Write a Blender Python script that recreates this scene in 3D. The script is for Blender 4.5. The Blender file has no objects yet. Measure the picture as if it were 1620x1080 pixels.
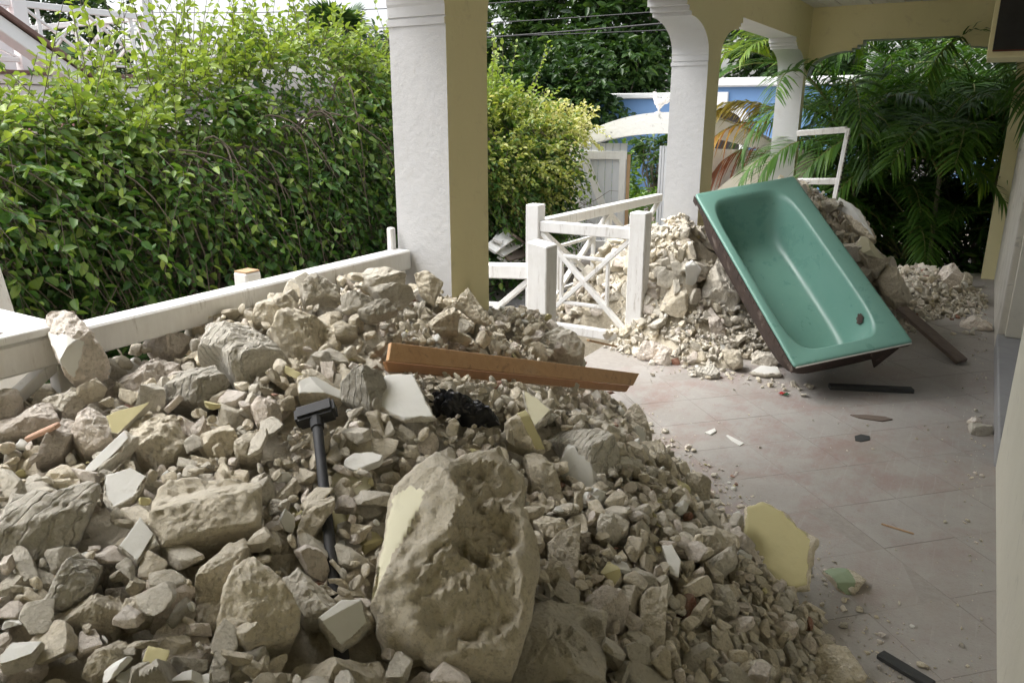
import bpy, bmesh, math, random
import numpy as np
from mathutils import Vector, Matrix

R = math.radians
rng = np.random.default_rng(11)
random.seed(11)
scene = bpy.context.scene
col = scene.collection

# ------------------------------------------------------------------ camera, sky, sun, exposure
F, EYE = 1220.0, 1.65                                   # focal length in photo pixels, eye height
PITCH, YAW = math.atan(365 / F), math.atan(762 / math.hypot(F, 365))
cam_data = bpy.data.cameras.new('camera')
cam_data.sensor_width = 36
cam_data.lens = F / 1620 * 36
cam_data.clip_start, cam_data.clip_end = 0.05, 400
cam = bpy.data.objects.new('camera', cam_data)
cam.location = (0, 0, EYE)
cam.rotation_euler = (R(90) - PITCH, 0, YAW)
col.objects.link(cam)
scene.camera = cam

SUN_EL, SUN_AZ = R(62), R(245)                          # azimuth clockwise from +Y
world = bpy.data.worlds.new('World')
scene.world = world
world.use_nodes = True
wn, wl = world.node_tree.nodes, world.node_tree.links
wn.clear()
wo = wn.new('ShaderNodeOutputWorld')
bg = wn.new('ShaderNodeBackground')
sky = wn.new('ShaderNodeTexSky')
sky.sky_type = 'NISHITA'
sky.sun_disc = False
sky.sun_elevation = SUN_EL
sky.sun_rotation = SUN_AZ
sky.air_density, sky.dust_density, sky.ozone_density = 1.0, 5.0, 1.0
hs = wn.new('ShaderNodeHueSaturation')                  # thin overcast: the blue is mostly washed out
hs.inputs['Saturation'].default_value = 0.3
wl.new(sky.outputs[0], hs.inputs['Color'])
wl.new(hs.outputs[0], bg.inputs['Color'])
bg.inputs['Strength'].default_value = 0.15
wl.new(bg.outputs[0], wo.inputs['Surface'])

sun_data = bpy.data.lights.new('sun', 'SUN')
sun_data.energy = 0.8
sun_data.angle = R(60)
sun_data.color = (1.0, 0.985, 0.96)
sun = bpy.data.objects.new('sun', sun_data)
sd = Vector((math.sin(SUN_AZ) * math.cos(SUN_EL), math.cos(SUN_AZ) * math.cos(SUN_EL), math.sin(SUN_EL)))
sun.rotation_euler = (-sd).to_track_quat('-Z', 'Y').to_euler()
sun.location = sd * 50
col.objects.link(sun)

scene.view_settings.view_transform = 'Standard'
scene.view_settings.look = 'None'
scene.view_settings.exposure = 1.42
scene.view_settings.gamma = 1.0
scene.view_settings.use_curve_mapping = False
scene.cycles.max_bounces = 8
scene.cycles.diffuse_bounces = 5
scene.cycles.transparent_max_bounces = 6
try:
    scene.cycles.use_denoising = True
except Exception:
    pass

# ------------------------------------------------------------------ survey of the place: sight lines of the photograph
_cp, _sp, _cy, _sy = math.cos(PITCH), math.sin(PITCH), math.cos(YAW), math.sin(YAW)
FW = np.array([-_sy * _cp, _cy * _cp, -_sp])
RT = np.array([_cy, _sy, 0.0])
UP = np.cross(RT, FW)
CAM = np.array([0, 0, EYE])
def ray(x, y):
    return FW + RT * ((x - 810) / F) + UP * ((540 - y) / F)
def at(x, y, X=None, Y=None, Z=None, T=None):
    d = ray(x, y)
    if T is None:
        i, k = (0, X) if X is not None else (1, Y) if Y is not None else (2, Z)
        T = (k - CAM[i]) / d[i]
    return CAM + d * T
def proj(P):
    v = np.atleast_2d(P) - CAM
    z = v @ FW
    return 810 + F * (v @ RT) / z, 540 - F * (v @ UP) / z, z

# ------------------------------------------------------------------ materials
def nt(name):
    m = bpy.data.materials.new(name)
    m.use_nodes = True
    n, l = m.node_tree.nodes, m.node_tree.links
    return m, n, l, n['Principled BSDF']
def noise(n, l, vec, scale, detail=6, rough=0.6, dist=0.0):
    t = n.new('ShaderNodeTexNoise')
    t.inputs['Scale'].default_value = scale
    t.inputs['Detail'].default_value = detail
    t.inputs['Roughness'].default_value = rough
    t.inputs['Distortion'].default_value = dist
    if vec is not None:
        l.new(vec, t.inputs['Vector'])
    return t.outputs['Fac']
def ramp(n, l, fac, stops):
    r = n.new('ShaderNodeValToRGB')
    el = r.color_ramp.elements
    while len(el) < len(stops):
        el.new(0.5)
    for e, (p, c) in zip(el, stops):
        e.position = p
        e.color = (c, c, c, 1) if isinstance(c, (int, float)) else (*c, 1)
    l.new(fac, r.inputs['Fac'])
    return r.outputs['Color']
def mix(n, l, fac, a, b, mode='MIX'):
    x = n.new('ShaderNodeMix')
    x.data_type = 'RGBA'
    x.blend_type = mode
    for sock, v in ((x.inputs['Factor'], fac), (x.inputs['A'], a), (x.inputs['B'], b)):
        if isinstance(v, (int, float)):
            sock.default_value = v
        elif isinstance(v, (tuple, list)):
            sock.default_value = (*v, 1)
        else:
            l.new(v, sock)
    return x.outputs['Result']
def mathn(n, l, op, a, b=0.0):
    x = n.new('ShaderNodeMath')
    x.operation = op
    for i, v in enumerate((a, b)):
        if isinstance(v, (int, float)):
            x.inputs[i].default_value = v
        else:
            l.new(v, x.inputs[i])
    return x.outputs[0]
def bump(n, l, b, h, dist, strength=1.0, prev=None):
    x = n.new('ShaderNodeBump')
    x.inputs['Strength'].default_value = strength
    x.inputs['Distance'].default_value = dist
    l.new(h, x.inputs['Height'])
    if prev is not None:
        l.new(prev, x.inputs['Normal'])
    l.new(x.outputs[0], b.inputs['Normal'])
    return x.outputs[0]
def coord(n, kind='Object'):
    if kind == 'World':
        return n.new('ShaderNodeNewGeometry').outputs['Position']
    return n.new('ShaderNodeTexCoord').outputs[kind]
def scaled(n, l, vec, s):
    x = n.new('ShaderNodeMapping')
    x.inputs['Scale'].default_value = s
    l.new(vec, x.inputs['Vector'])
    return x.outputs[0]

def plaster(name, c, c2, rough=0.85, scale=3, bd=0.004, spots=None, where='World', amt=0.5):
    """painted or bare plaster: two close tones, fine roller grain, optional stains"""
    m, n, l, b = nt(name)
    v = coord(n, where)
    f = ramp(n, l, noise(n, l, v, scale, 8, 0.65, 0.3), [(0.35, 0.0), (0.7, 1.0)])
    c_ = mix(n, l, mathn(n, l, 'MULTIPLY', f, amt), c, c2)
    if spots:
        s = ramp(n, l, noise(n, l, v, 9, 8, 0.7, 0.6), [(0.58, 0.0), (0.72, 1.0)])
        c_ = mix(n, l, mathn(n, l, 'MULTIPLY', s, spots[1]), c_, spots[0])
    l.new(c_, b.inputs['Base Color'])
    b.inputs['Roughness'].default_value = rough
    p = bump(n, l, b, noise(n, l, v, 26, 6, 0.6), bd, 0.6)
    bump(n, l, b, noise(n, l, v, 180, 3, 0.6), bd * 0.25, 0.5, p)
    return m

def rubble_mat(name, c, c2, dust, comb=False, paint=None):
    """broken lime concrete: sandy fracture, darker seams, pale dust settled on the upper sides"""
    m, n, l, b = nt(name)
    v = coord(n, 'World')
    oi = n.new('ShaderNodeObjectInfo')
    off = n.new('ShaderNodeVectorMath')
    off.operation = 'ADD'
    l.new(v, off.inputs[0])
    sc = n.new('ShaderNodeVectorMath')
    sc.operation = 'SCALE'
    sc.inputs[0].default_value = (37, 51, 23)
    l.new(oi.outputs['Random'], sc.inputs['Scale'])
    l.new(sc.outputs[0], off.inputs[1])
    v = off.outputs[0]
    big = noise(n, l, v, 9, 5, 0.6, 0.4)
    fine = noise(n, l, v, 110, 8, 0.75)
    f = ramp(n, l, big, [(0.32, 0.0), (0.7, 1.0)])
    cc = mix(n, l, f, c, c2)
    cc = mix(n, l, mathn(n, l, 'MULTIPLY', ramp(n, l, fine, [(0.34, 1.0), (0.5, 0.0)]), 0.5), cc, (0.28, 0.235, 0.17))
    peb = noise(n, l, v, 75, 4, 0.55)
    cc = mix(n, l, mathn(n, l, 'MULTIPLY', ramp(n, l, peb, [(0.58, 0.0), (0.66, 1.0)]), 0.40), cc, (0.66, 0.62, 0.55))
    at_ = n.new('ShaderNodeAttribute')
    at_.attribute_name = 'tone'
    at_.attribute_type = 'GEOMETRY'
    tone = mathn(n, l, 'ADD', mathn(n, l, 'MULTIPLY', oi.outputs['Random'], 0.35), at_.outputs['Fac'])
    hv = n.new('ShaderNodeHueSaturation')
    l.new(cc, hv.inputs['Color'])
    l.new(mathn(n, l, 'ADD', tone, 0.82), hv.inputs['Value'])
    geo = n.new('ShaderNodeNewGeometry')
    sep = n.new('ShaderNodeSeparateXYZ')
    l.new(geo.outputs['Normal'], sep.inputs[0])
    df = mathn(n, l, 'MULTIPLY', ramp(n, l, sep.outputs['Z'], [(0.35, 0.0), (0.95, 1.0)]), ramp(n, l, noise(n, l, v, 12, 5), [(0.35, 0.15), (0.65, 0.75)]))
    cc = mix(n, l, df, hv.outputs[0], dust)
    l.new(cc, b.inputs['Base Color'])
    b.inputs['Roughness'].default_value = 0.95
    b.inputs['Specular IOR Level'].default_value = 0.15
    vo = n.new('ShaderNodeTexVoronoi')
    vo.inputs['Scale'].default_value = 32
    wv = n.new('ShaderNodeVectorMath')
    wv.operation = 'ADD'
    nz_ = n.new('ShaderNodeTexNoise')
    nz_.inputs['Scale'].default_value = 22
    nz_.inputs['Detail'].default_value = 5
    l.new(v, nz_.inputs['Vector'])
    ms_ = n.new('ShaderNodeVectorMath')
    ms_.operation = 'SCALE'
    ms_.inputs['Scale'].default_value = 0.05
    l.new(nz_.outputs['Color'], ms_.inputs[0])
    l.new(v, wv.inputs[0])
    l.new(ms_.outputs[0], wv.inputs[1])
    l.new(wv.outputs[0], vo.inputs['Vector'])
    p = bump(n, l, b, vo.outputs['Distance'], 0.010, 0.7)
    p = bump(n, l, b, noise(n, l, v, 28, 8, 0.72), 0.016, 0.8, p)
    p = bump(n, l, b, noise(n, l, v, 120, 6, 0.75), 0.007, 0.9, p)
    if comb:
        w = n.new('ShaderNodeTexWave')
        w.inputs['Scale'].default_value = 16
        w.inputs['Distortion'].default_value = 3.5
        w.inputs['Detail'].default_value = 3
        w.inputs['Detail Scale'].default_value = 1.2
        l.new(v, w.inputs['Vector'])
        g = ramp(n, l, w.outputs['Fac'], [(0.0, 0.0), (0.18, 1.0)])
        bump(n, l, b, g, 0.008, 1.0, p)
    return m

def wood_mat(name, c, c2, rough=0.6, grain=(4, 60, 60), chips=None, coat=0.0):
    m, n, l, b = nt(name)
    v = coord(n, 'Object')
    g = noise(n, l, scaled(n, l, v, grain), 1.0, 8, 0.7, 0.2)
    cc = mix(n, l, ramp(n, l, g, [(0.3, 0.0), (0.7, 1.0)]), c, c2)
    if chips:
        s = noise(n, l, scaled(n, l, v, tuple(x * 0.35 for x in grain)), 1.3, 8, 0.8, 0.5)
        cc = mix(n, l, mathn(n, l, 'MULTIPLY', ramp(n, l, s, [(0.56, 0.0), (0.64, 1.0)]), chips[1]), cc, chips[0])
        d = noise(n, l, v, 6, 6, 0.7)
        cc = mix(n, l, mathn(n, l, 'MULTIPLY', ramp(n, l, d, [(0.5, 0.0), (0.75, 1.0)]), 0.25), cc, (0.5, 0.46, 0.4))
    l.new(cc, b.inputs['Base Color'])
    b.inputs['Roughness'].default_value = rough
    b.inputs['Coat Weight'].default_value = coat
    bump(n, l, b, g, 0.002, 0.5)
    return m

def leaf_mat(name, dark, mid, light, rough=0.45, trans=0.35, spec=0.5):
    """leaves: each leaf carries a random 'tint' of its own, plus a bit of light shining through"""
    m, n, l, b = nt(name)
    a = n.new('ShaderNodeAttribute')
    a.attribute_name = 'tint'
    c_ = ramp(n, l, a.outputs['Fac'], [(0.0, dark), (0.5, mid), (1.0, light)])
    l.new(c_, b.inputs['Base Color'])
    b.inputs['Roughness'].default_value = rough
    b.inputs['Specular IOR Level'].default_value = spec
    tr = n.new('ShaderNodeBsdfTranslucent')
    tc = mix(n, l, 1.0, c_, (1.0, 1.0, 0.45), 'MULTIPLY')
    l.new(tc, tr.inputs['Color'])
    ms = n.new('ShaderNodeMixShader')
    ms.inputs[0].default_value = trans
    l.new(b.outputs[0], ms.inputs[1])
    l.new(tr.outputs[0], ms.inputs[2])
    l.new(ms.outputs[0], n['Material Output'].inputs['Surface'])
    return m

def flat_mat(name, c, rough=0.6, metal=0.0, spec=0.5, vary=0.12, scale=12):
    m, n, l, b = nt(name)
    v = coord(n, 'Object')
    f = noise(n, l, v, scale, 6, 0.65)
    k = tuple(max(0, x * (1 - vary * 2)) for x in c)
    l.new(mix(n, l, ramp(n, l, f, [(0.3, 0.0), (0.7, 1.0)]), c, k), b.inputs['Base Color'])
    b.inputs['Roughness'].default_value = rough
    b.inputs['Metallic'].default_value = metal
    b.inputs['Specular IOR Level'].default_value = spec
    bump(n, l, b, f, 0.002, 0.4)
    return m

M = {}
M['white_wall'] = plaster('white_masonry_paint', (0.60, 0.605, 0.61), (0.53, 0.53, 0.53), 0.75, 2.5, 0.006, ((0.46, 0.44, 0.39), 0.35))
M['yellow_wall'] = plaster('yellow_masonry_paint', (0.86, 0.79, 0.49), (0.80, 0.73, 0.43), 0.75, 2.0, 0.005, ((0.58, 0.50, 0.30), 0.5))
M['house_wall'] = plaster('pale_dusty_wall', (0.72, 0.69, 0.58), (0.60, 0.57, 0.47), 0.85, 2.0, 0.004, ((0.25, 0.22, 0.18), 0.30))
M['worn_wall'] = plaster('worn_white_wall', (0.66, 0.63, 0.56), (0.42, 0.38, 0.31), 0.9, 4.0, 0.006, ((0.14, 0.13, 0.13), 0.8))
M['ceiling'] = wood_mat('white_ceiling_boards', (0.78, 0.78, 0.76), (0.70, 0.69, 0.66), 0.6, (40, 3, 40))
M['step'] = plaster('grey_painted_step', (0.34, 0.34, 0.34), (0.22, 0.22, 0.23), 0.7, 5, 0.004, ((0.12, 0.11, 0.10), 0.5))
M['door_grey'] = plaster('grey_painted_door', (0.30, 0.31, 0.34), (0.24, 0.25, 0.27), 0.6, 4, 0.002)
M['paint_wood'] = wood_mat('weathered_white_wood', (0.82, 0.82, 0.80), (0.72, 0.71, 0.69), 0.6, (30, 30, 5), ((0.30, 0.26, 0.21), 0.55))
M['gate_shade'] = wood_mat('shade_tinted_gate_boards', (0.66, 0.68, 0.71), (0.58, 0.60, 0.63), 0.7, (30, 30, 4))  # white gate boards greyed to hold the shade they stand in
M['raw_wood'] = wood_mat('bare_pine', (0.52, 0.34, 0.19), (0.40, 0.25, 0.13), 0.7, (30, 30, 4))
M['orange_wood'] = wood_mat('varnished_orange_board', (0.62, 0.38, 0.20), (0.53, 0.31, 0.155), 0.42, (3, 40, 40), ((0.12, 0.05, 0.03), 0.5))
M['orange_edge'] = wood_mat('darker_moulded_edge', (0.46, 0.24, 0.11), (0.38, 0.19, 0.085), 0.45, (3, 40, 40))
M['brown_plank'] = wood_mat('dusty_brown_plank', (0.20, 0.16, 0.13), (0.13, 0.10, 0.08), 0.85, (3, 40, 40))
M['dark_plank'] = wood_mat('dark_grey_plank', (0.06, 0.065, 0.065), (0.035, 0.035, 0.035), 0.8, (3, 40, 40))
M['pink_wood'] = wood_mat('raw_pinkish_lath', (0.55, 0.36, 0.26), (0.45, 0.28, 0.2), 0.8, (4, 40, 40))
M['rubble'] = rubble_mat('broken_lime_concrete', (0.77, 0.705, 0.565), (0.675, 0.605, 0.465), (0.77, 0.715, 0.60))
M['rubble_grey'] = rubble_mat('grey_cement_render', (0.70, 0.66, 0.57), (0.61, 0.57, 0.48), (0.74, 0.70, 0.60), comb=False)
M['rubble_comb'] = rubble_mat('combed_cement_render', (0.66, 0.63, 0.555), (0.58, 0.55, 0.475), (0.71, 0.675, 0.59), comb=True)
M['rubble_pink'] = rubble_mat('pinkish_lime_stone', (0.82, 0.75, 0.67), (0.76, 0.675, 0.585), (0.82, 0.77, 0.70))
M['brick'] = rubble_mat('red_brick_bits', (0.42, 0.22, 0.16), (0.34, 0.17, 0.12), (0.52, 0.42, 0.35))
M['fines'] = rubble_mat('crushed_rubble_dust', (0.66, 0.60, 0.48), (0.54, 0.485, 0.375), (0.68, 0.63, 0.52))
M['chip_white'] = plaster('white_painted_face', (0.72, 0.72, 0.68), (0.62, 0.61, 0.56), 0.7, 8, 0.003, ((0.42, 0.38, 0.31), 0.5))
M['chip_cream'] = plaster('cream_painted_face', (0.74, 0.71, 0.52), (0.68, 0.64, 0.45), 0.7, 8, 0.002, ((0.45, 0.4, 0.3), 0.35))
M['chip_yellow'] = plaster('yellow_painted_face', (0.58, 0.53, 0.29), (0.50, 0.455, 0.245), 0.7, 7, 0.002, ((0.42, 0.37, 0.24), 0.35))
M['chip_green'] = plaster('green_painted_face', (0.30, 0.38, 0.25), (0.26, 0.32, 0.2), 0.7, 7, 0.002)
M['garden_wall'] = plaster('stained_white_garden_wall', (0.86, 0.85, 0.82), (0.76, 0.75, 0.71), 0.85, 1.6, 0.01, ((0.12, 0.12, 0.12), 0.95))
M['backing_wall'] = plaster('dark_backing_wall', (0.20, 0.175, 0.14), (0.11, 0.10, 0.08), 0.95, 3, 0.03)
M['beige_wall'] = plaster('beige_stained_wall', (0.60, 0.56, 0.47), (0.50, 0.46, 0.38), 0.9, 2, 0.01, ((0.3, 0.28, 0.22), 0.5))
M['blue_wall'] = plaster('blue_house_paint', (0.17, 0.31, 0.55), (0.15, 0.275, 0.50), 0.75, 0.8, 0.003)
M['white_trim'] = plaster('white_trim_paint', (0.80, 0.80, 0.79), (0.74, 0.74, 0.72), 0.7, 2, 0.002)
M['pink_wall'] = plaster('pink_boards', (0.78, 0.46, 0.45), (0.72, 0.42, 0.41), 0.7, 2, 0.002)
M['brown_roof'] = flat_mat('brown_roof_edge', (0.20, 0.12, 0.10), 0.7)
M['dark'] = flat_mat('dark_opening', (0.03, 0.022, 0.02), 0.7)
M['black_metal'] = flat_mat('black_steel', (0.018, 0.018, 0.02), 0.55, 0.0, 0.5, 0.3, 20)
M['dusty_black'] = plaster('dusty_black_handle', (0.016, 0.017, 0.020), (0.05, 0.05, 0.047), 0.65, 14, 0.002, ((0.36, 0.33, 0.28), 0.75))
M['rust'] = plaster('rusty_enamel_back', (0.045, 0.032, 0.027), (0.09, 0.055, 0.04), 0.8, 9, 0.006, ((0.26, 0.22, 0.19), 0.6))
M['plastic'] = flat_mat('black_plastic_film', (0.012, 0.013, 0.015), 0.28, 0, 0.6, 0.2, 10)
M['bark'] = plaster('grey_bark', (0.20, 0.17, 0.13), (0.12, 0.10, 0.08), 0.9, 8, 0.01)
M['twig'] = flat_mat('twig_bark', (0.17, 0.135, 0.10), 0.85)
M['palm_stem'] = plaster('ringed_palm_stem', (0.17, 0.16, 0.10), (0.10, 0.085, 0.06), 0.8, 7, 0.006)
M['rachis'] = flat_mat('palm_rachis', (0.22, 0.24, 0.07), 0.6)
M['wire'] = flat_mat('black_cable', (0.02, 0.02, 0.02), 0.6)
M['statue'] = plaster('white_painted_statue', (0.80, 0.77, 0.75), (0.72, 0.66, 0.63), 0.7, 10, 0.002)
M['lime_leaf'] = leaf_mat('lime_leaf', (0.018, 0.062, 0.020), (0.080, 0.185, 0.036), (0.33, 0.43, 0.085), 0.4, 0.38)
M['varieg_leaf'] = leaf_mat('variegated_leaf', (0.10, 0.19, 0.035), (0.40, 0.44, 0.10), (0.74, 0.70, 0.40), 0.45, 0.35)
M['tree_leaf'] = leaf_mat('tree_leaf', (0.015, 0.04, 0.015), (0.045, 0.10, 0.022), (0.13, 0.21, 0.045), 0.4, 0.3)
M['palm_leaf'] = leaf_mat('palm_leaflet', (0.032, 0.08, 0.016), (0.072, 0.165, 0.028), (0.18, 0.30, 0.05), 0.5, 0.35, 0.3)
M['palm_bright'] = leaf_mat('bright_palm_leaflet', (0.08, 0.16, 0.02), (0.17, 0.28, 0.03), (0.34, 0.40, 0.05), 0.4, 0.45)
M['palm_yellow'] = leaf_mat('yellowing_palm_leaflet', (0.22, 0.20, 0.03), (0.42, 0.30, 0.04), (0.42, 0.16, 0.03), 0.5, 0.4)
M['palm_dead'] = leaf_mat('dead_palm_leaflet', (0.10, 0.045, 0.025), (0.20, 0.07, 0.03), (0.32, 0.10, 0.03), 0.7, 0.2)
M['shrub_leaf'] = leaf_mat('street_shrub_leaf', (0.04, 0.10, 0.02), (0.10, 0.21, 0.03), (0.25, 0.36, 0.06), 0.45, 0.35)

# ------------------------------------------------------------------ builders
def tag(o, label=None, cat=None, group=None, kind=None):
    for k, v in (('label', label), ('category', cat), ('group', group), ('kind', kind)):
        if v:
            o[k] = v
    return o
def empty(name, loc, label, cat, group=None, rz=0):
    o = bpy.data.objects.new(name, None)
    o.empty_display_size = 0.1
    o.location = [float(x) for x in loc]
    o.rotation_euler.z = rz
    col.objects.link(o)
    return tag(o, label, cat, group)
WORLD_OF = {}
def link(name, me, mats=(), parent=None, loc=None):
    for m in (mats if isinstance(mats, (list, tuple)) else [mats]):
        me.materials.append(m)
    o = bpy.data.objects.new(name, me)
    col.objects.link(o)
    if loc is not None:
        o.location = [float(x) for x in loc]
    if parent is not None:
        o.parent = parent
    return o
def mesh_np(name, V, faces=None, quads=None, tris=None, smooth=False, mat_idx=None, tint=None, tone=None):
    me = bpy.data.meshes.new(name)
    V = np.asarray(V, dtype=np.float32)
    if faces is not None:
        me.from_pydata([tuple(map(float, v)) for v in V], [], faces)
    else:
        Q = np.asarray(quads if quads is not None else tris, dtype=np.int32)
        k = Q.shape[1]
        me.vertices.add(len(V))
        me.vertices.foreach_set('co', V.ravel())
        me.loops.add(Q.size)
        me.loops.foreach_set('vertex_index', Q.ravel())
        me.polygons.add(len(Q))
        me.polygons.foreach_set('loop_start', np.arange(0, Q.size, k, dtype=np.int32))
        me.update(calc_edges=True)
    if smooth:
        me.polygons.foreach_set('use_smooth', np.ones(len(me.polygons), dtype=bool))
    if mat_idx is not None:
        me.polygons.foreach_set('material_index', np.asarray(mat_idx, dtype=np.int32))
    for nm, arr in (('tint', tint), ('tone', tone)):
        if arr is not None:
            a = me.attributes.new(nm, 'FLOAT', 'POINT')
            a.data.foreach_set('value', np.asarray(arr, dtype=np.float32))
    me.update()
    return me

class MB:
    """collects boxes, bars, tubes and prisms, then links them as ONE mesh object"""
    def __init__(s):
        s.v, s.f, s.m = [], [], []
    def add(s, V, Fs, m=0):
        k = len(s.v)
        s.v += [tuple(float(c) for c in p) for p in V]
        s.f += [tuple(i + k for i in f) for f in Fs]
        s.m += [m] * len(Fs)
        return s
    def frame(s, o, a, b, c, m=0):
        """box from corner o with edge vectors a, b, c (right-handed)"""
        o, a, b, c = (np.array(x, float) for x in (o, a, b, c))
        V = [o, o + a, o + a + b, o + b, o + c, o + a + c, o + a + b + c, o + b + c]
        return s.add(V, [(3, 2, 1, 0), (4, 5, 6, 7), (0, 1, 5, 4), (1, 2, 6, 5), (2, 3, 7, 6), (3, 0, 4, 7)], m)
    def box(s, x0, x1, y0, y1, z0, z1, m=0):
        return s.frame((x0, y0, z0), (x1 - x0, 0, 0), (0, y1 - y0, 0), (0, 0, z1 - z0), m)
    def bar(s, p, q, w, h, up=(0, 0, 1), m=0):
        """bar of section w x h whose axis runs from p to q"""
        p, q, up = (np.array(x, float) for x in (p, q, up))
        d = q - p
        L = np.linalg.norm(d)
        d /= L
        sd_ = np.cross(d, up)
        sd_ /= np.linalg.norm(sd_)
        u = np.cross(sd_, d)
        return s.frame(p - sd_ * w / 2 - u * h / 2, sd_ * w, d * L, u * h, m)
    def tube(s, pts, r, n=6, m=0):
        P = [np.array(p, float) for p in pts]
        rr = r if isinstance(r, (list, tuple, np.ndarray)) else [r] * len(P)
        V, Fs = [], []
        for i, p in enumerate(P):
            d = P[min(i + 1, len(P) - 1)] - P[max(i - 1, 0)]
            d = d / (np.linalg.norm(d) + 1e-9)
            a = np.cross(d, (0, 0, 1) if abs(d[2]) < 0.9 else (1, 0, 0))
            a /= np.linalg.norm(a)
            b = np.cross(d, a)
            for k in range(n):
                t = 2 * math.pi * k / n
                V.append(p + (a * math.cos(t) + b * math.sin(t)) * rr[i])
        for i in range(len(P) - 1):
            for k in range(n):
                Fs.append((i * n + k, i * n + (k + 1) % n, (i + 1) * n + (k + 1) % n, (i + 1) * n + k))
        Fs.append(tuple(range(n))[::-1])
        Fs.append(tuple((len(P) - 1) * n + k for k in range(n)))
        return s.add(V, Fs, m)
    def prism(s, poly, o, a, b, c, m=0):
        """2-D polygon (u, v) placed at o + a*u + b*v and extruded along c"""
        o, a, b, c = (np.array(x, float) for x in (o, a, b, c))
        n = len(poly)
        B = [o + a * u + b * v for u, v in poly]
        return s.add(B + [p + c for p in B], [tuple(range(n))[::-1], tuple(range(n, 2 * n))] + [(i, (i + 1) % n, n + (i + 1) % n, n + i) for i in range(n)], m)
    def build(s, name, mats, parent=None, bevel=0.0, smooth=False, seg=1):
        V = np.array(s.v)
        org = V.mean(0) if parent is None else np.zeros(3)
        if parent is not None:
            inv, q_ = Matrix(), parent
            while q_ is not None:
                inv = Matrix.LocRotScale(q_.location, q_.rotation_euler, None) @ inv
                q_ = q_.parent
            inv = inv.inverted()
            V = np.array([inv @ Vector(p) for p in V])
            o0 = V.mean(0)
        else:
            o0 = org
        me = bpy.data.meshes.new(name)
        me.from_pydata([tuple(map(float, p - o0)) for p in V], [], s.f)
        me.polygons.foreach_set('material_index', np.array(s.m, dtype=np.int32))
        bm = bmesh.new()
        bm.from_mesh(me)
        bmesh.ops.recalc_face_normals(bm, faces=bm.faces)
        if bevel:
            es = [e for e in bm.edges if len(e.link_faces) == 2 and e.calc_face_angle(0) > 0.5]
            bmesh.ops.bevel(bm, geom=es, offset=bevel, segments=seg, affect='EDGES', clamp_overlap=True)
        bm.to_mesh(me)
        bm.free()
        if smooth:
            me.polygons.foreach_set('use_smooth', np.ones(len(me.polygons), dtype=bool))
        return link(name, me, mats, parent, o0)

# vectorised value noise
_perm = np.random.default_rng(5).integers(0, 2**31, 4096)
def _hash(i, j, k):
    return (_perm[(i + _perm[(j + _perm[k & 4095]) & 4095]) & 4095] & 65535) / 32767.5 - 1
def vnoise(P, s=1.0, seed=0, octaves=4, gain=0.5):
    P = np.asarray(P, float) * s + seed * 17.31
    out, amp = np.zeros(len(P)), 1.0
    for _ in range(octaves):
        I = np.floor(P).astype(np.int64)
        f = P - I
        f = f * f * (3 - 2 * f)
        i, j, k = I.T
        x, y, z = f.T
        def L(a, b, t): return a + (b - a) * t
        v = L(L(L(_hash(i, j, k), _hash(i + 1, j, k), x), L(_hash(i, j + 1, k), _hash(i + 1, j + 1, k), x), y),
              L(L(_hash(i, j, k + 1), _hash(i + 1, j, k + 1), x), L(_hash(i, j + 1, k + 1), _hash(i + 1, j + 1, k + 1), x), y), z)
        out += v * amp
        amp *= gain
        P = P * 2.03 + 7.7
    return out
def unit(v):
    v = np.asarray(v, float)
    return v / np.linalg.norm(v)

# ------------------------------------------------------------------ ground, porch floor
GZ = -0.4
XI, XO = -1.78, -2.05                                   # inner and outer plane of the arcade
YE = 9.13                                               # end wall
def ground_mat():
    m, n, l, b = nt('garden_gravel_and_soil')
    v = coord(n, 'World')
    f = noise(n, l, v, 1.2, 6, 0.6)
    g = n.new('ShaderNodeTexVoronoi')
    g.inputs['Scale'].default_value = 38
    l.new(v, g.inputs['Vector'])
    peb = mix(n, l, g.outputs['Color'], (0.26, 0.26, 0.27), (0.46, 0.45, 0.45))
    l.new(mix(n, l, ramp(n, l, f, [(0.40, 0.0), (0.55, 1.0)]), peb, (0.16, 0.13, 0.095)), b.inputs['Base Color'])
    b.inputs['Roughness'].default_value = 0.95
    bump(n, l, b, g.outputs['Distance'], 0.012, 0.8)
    return m
gm = MB()
gm.add([(-150, -60, GZ), (150, -60, GZ), (150, 250, GZ), (-150, 250, GZ)], [(0, 1, 2, 3)])
tag(gm.build('ground', ground_mat()), kind='structure')

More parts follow.
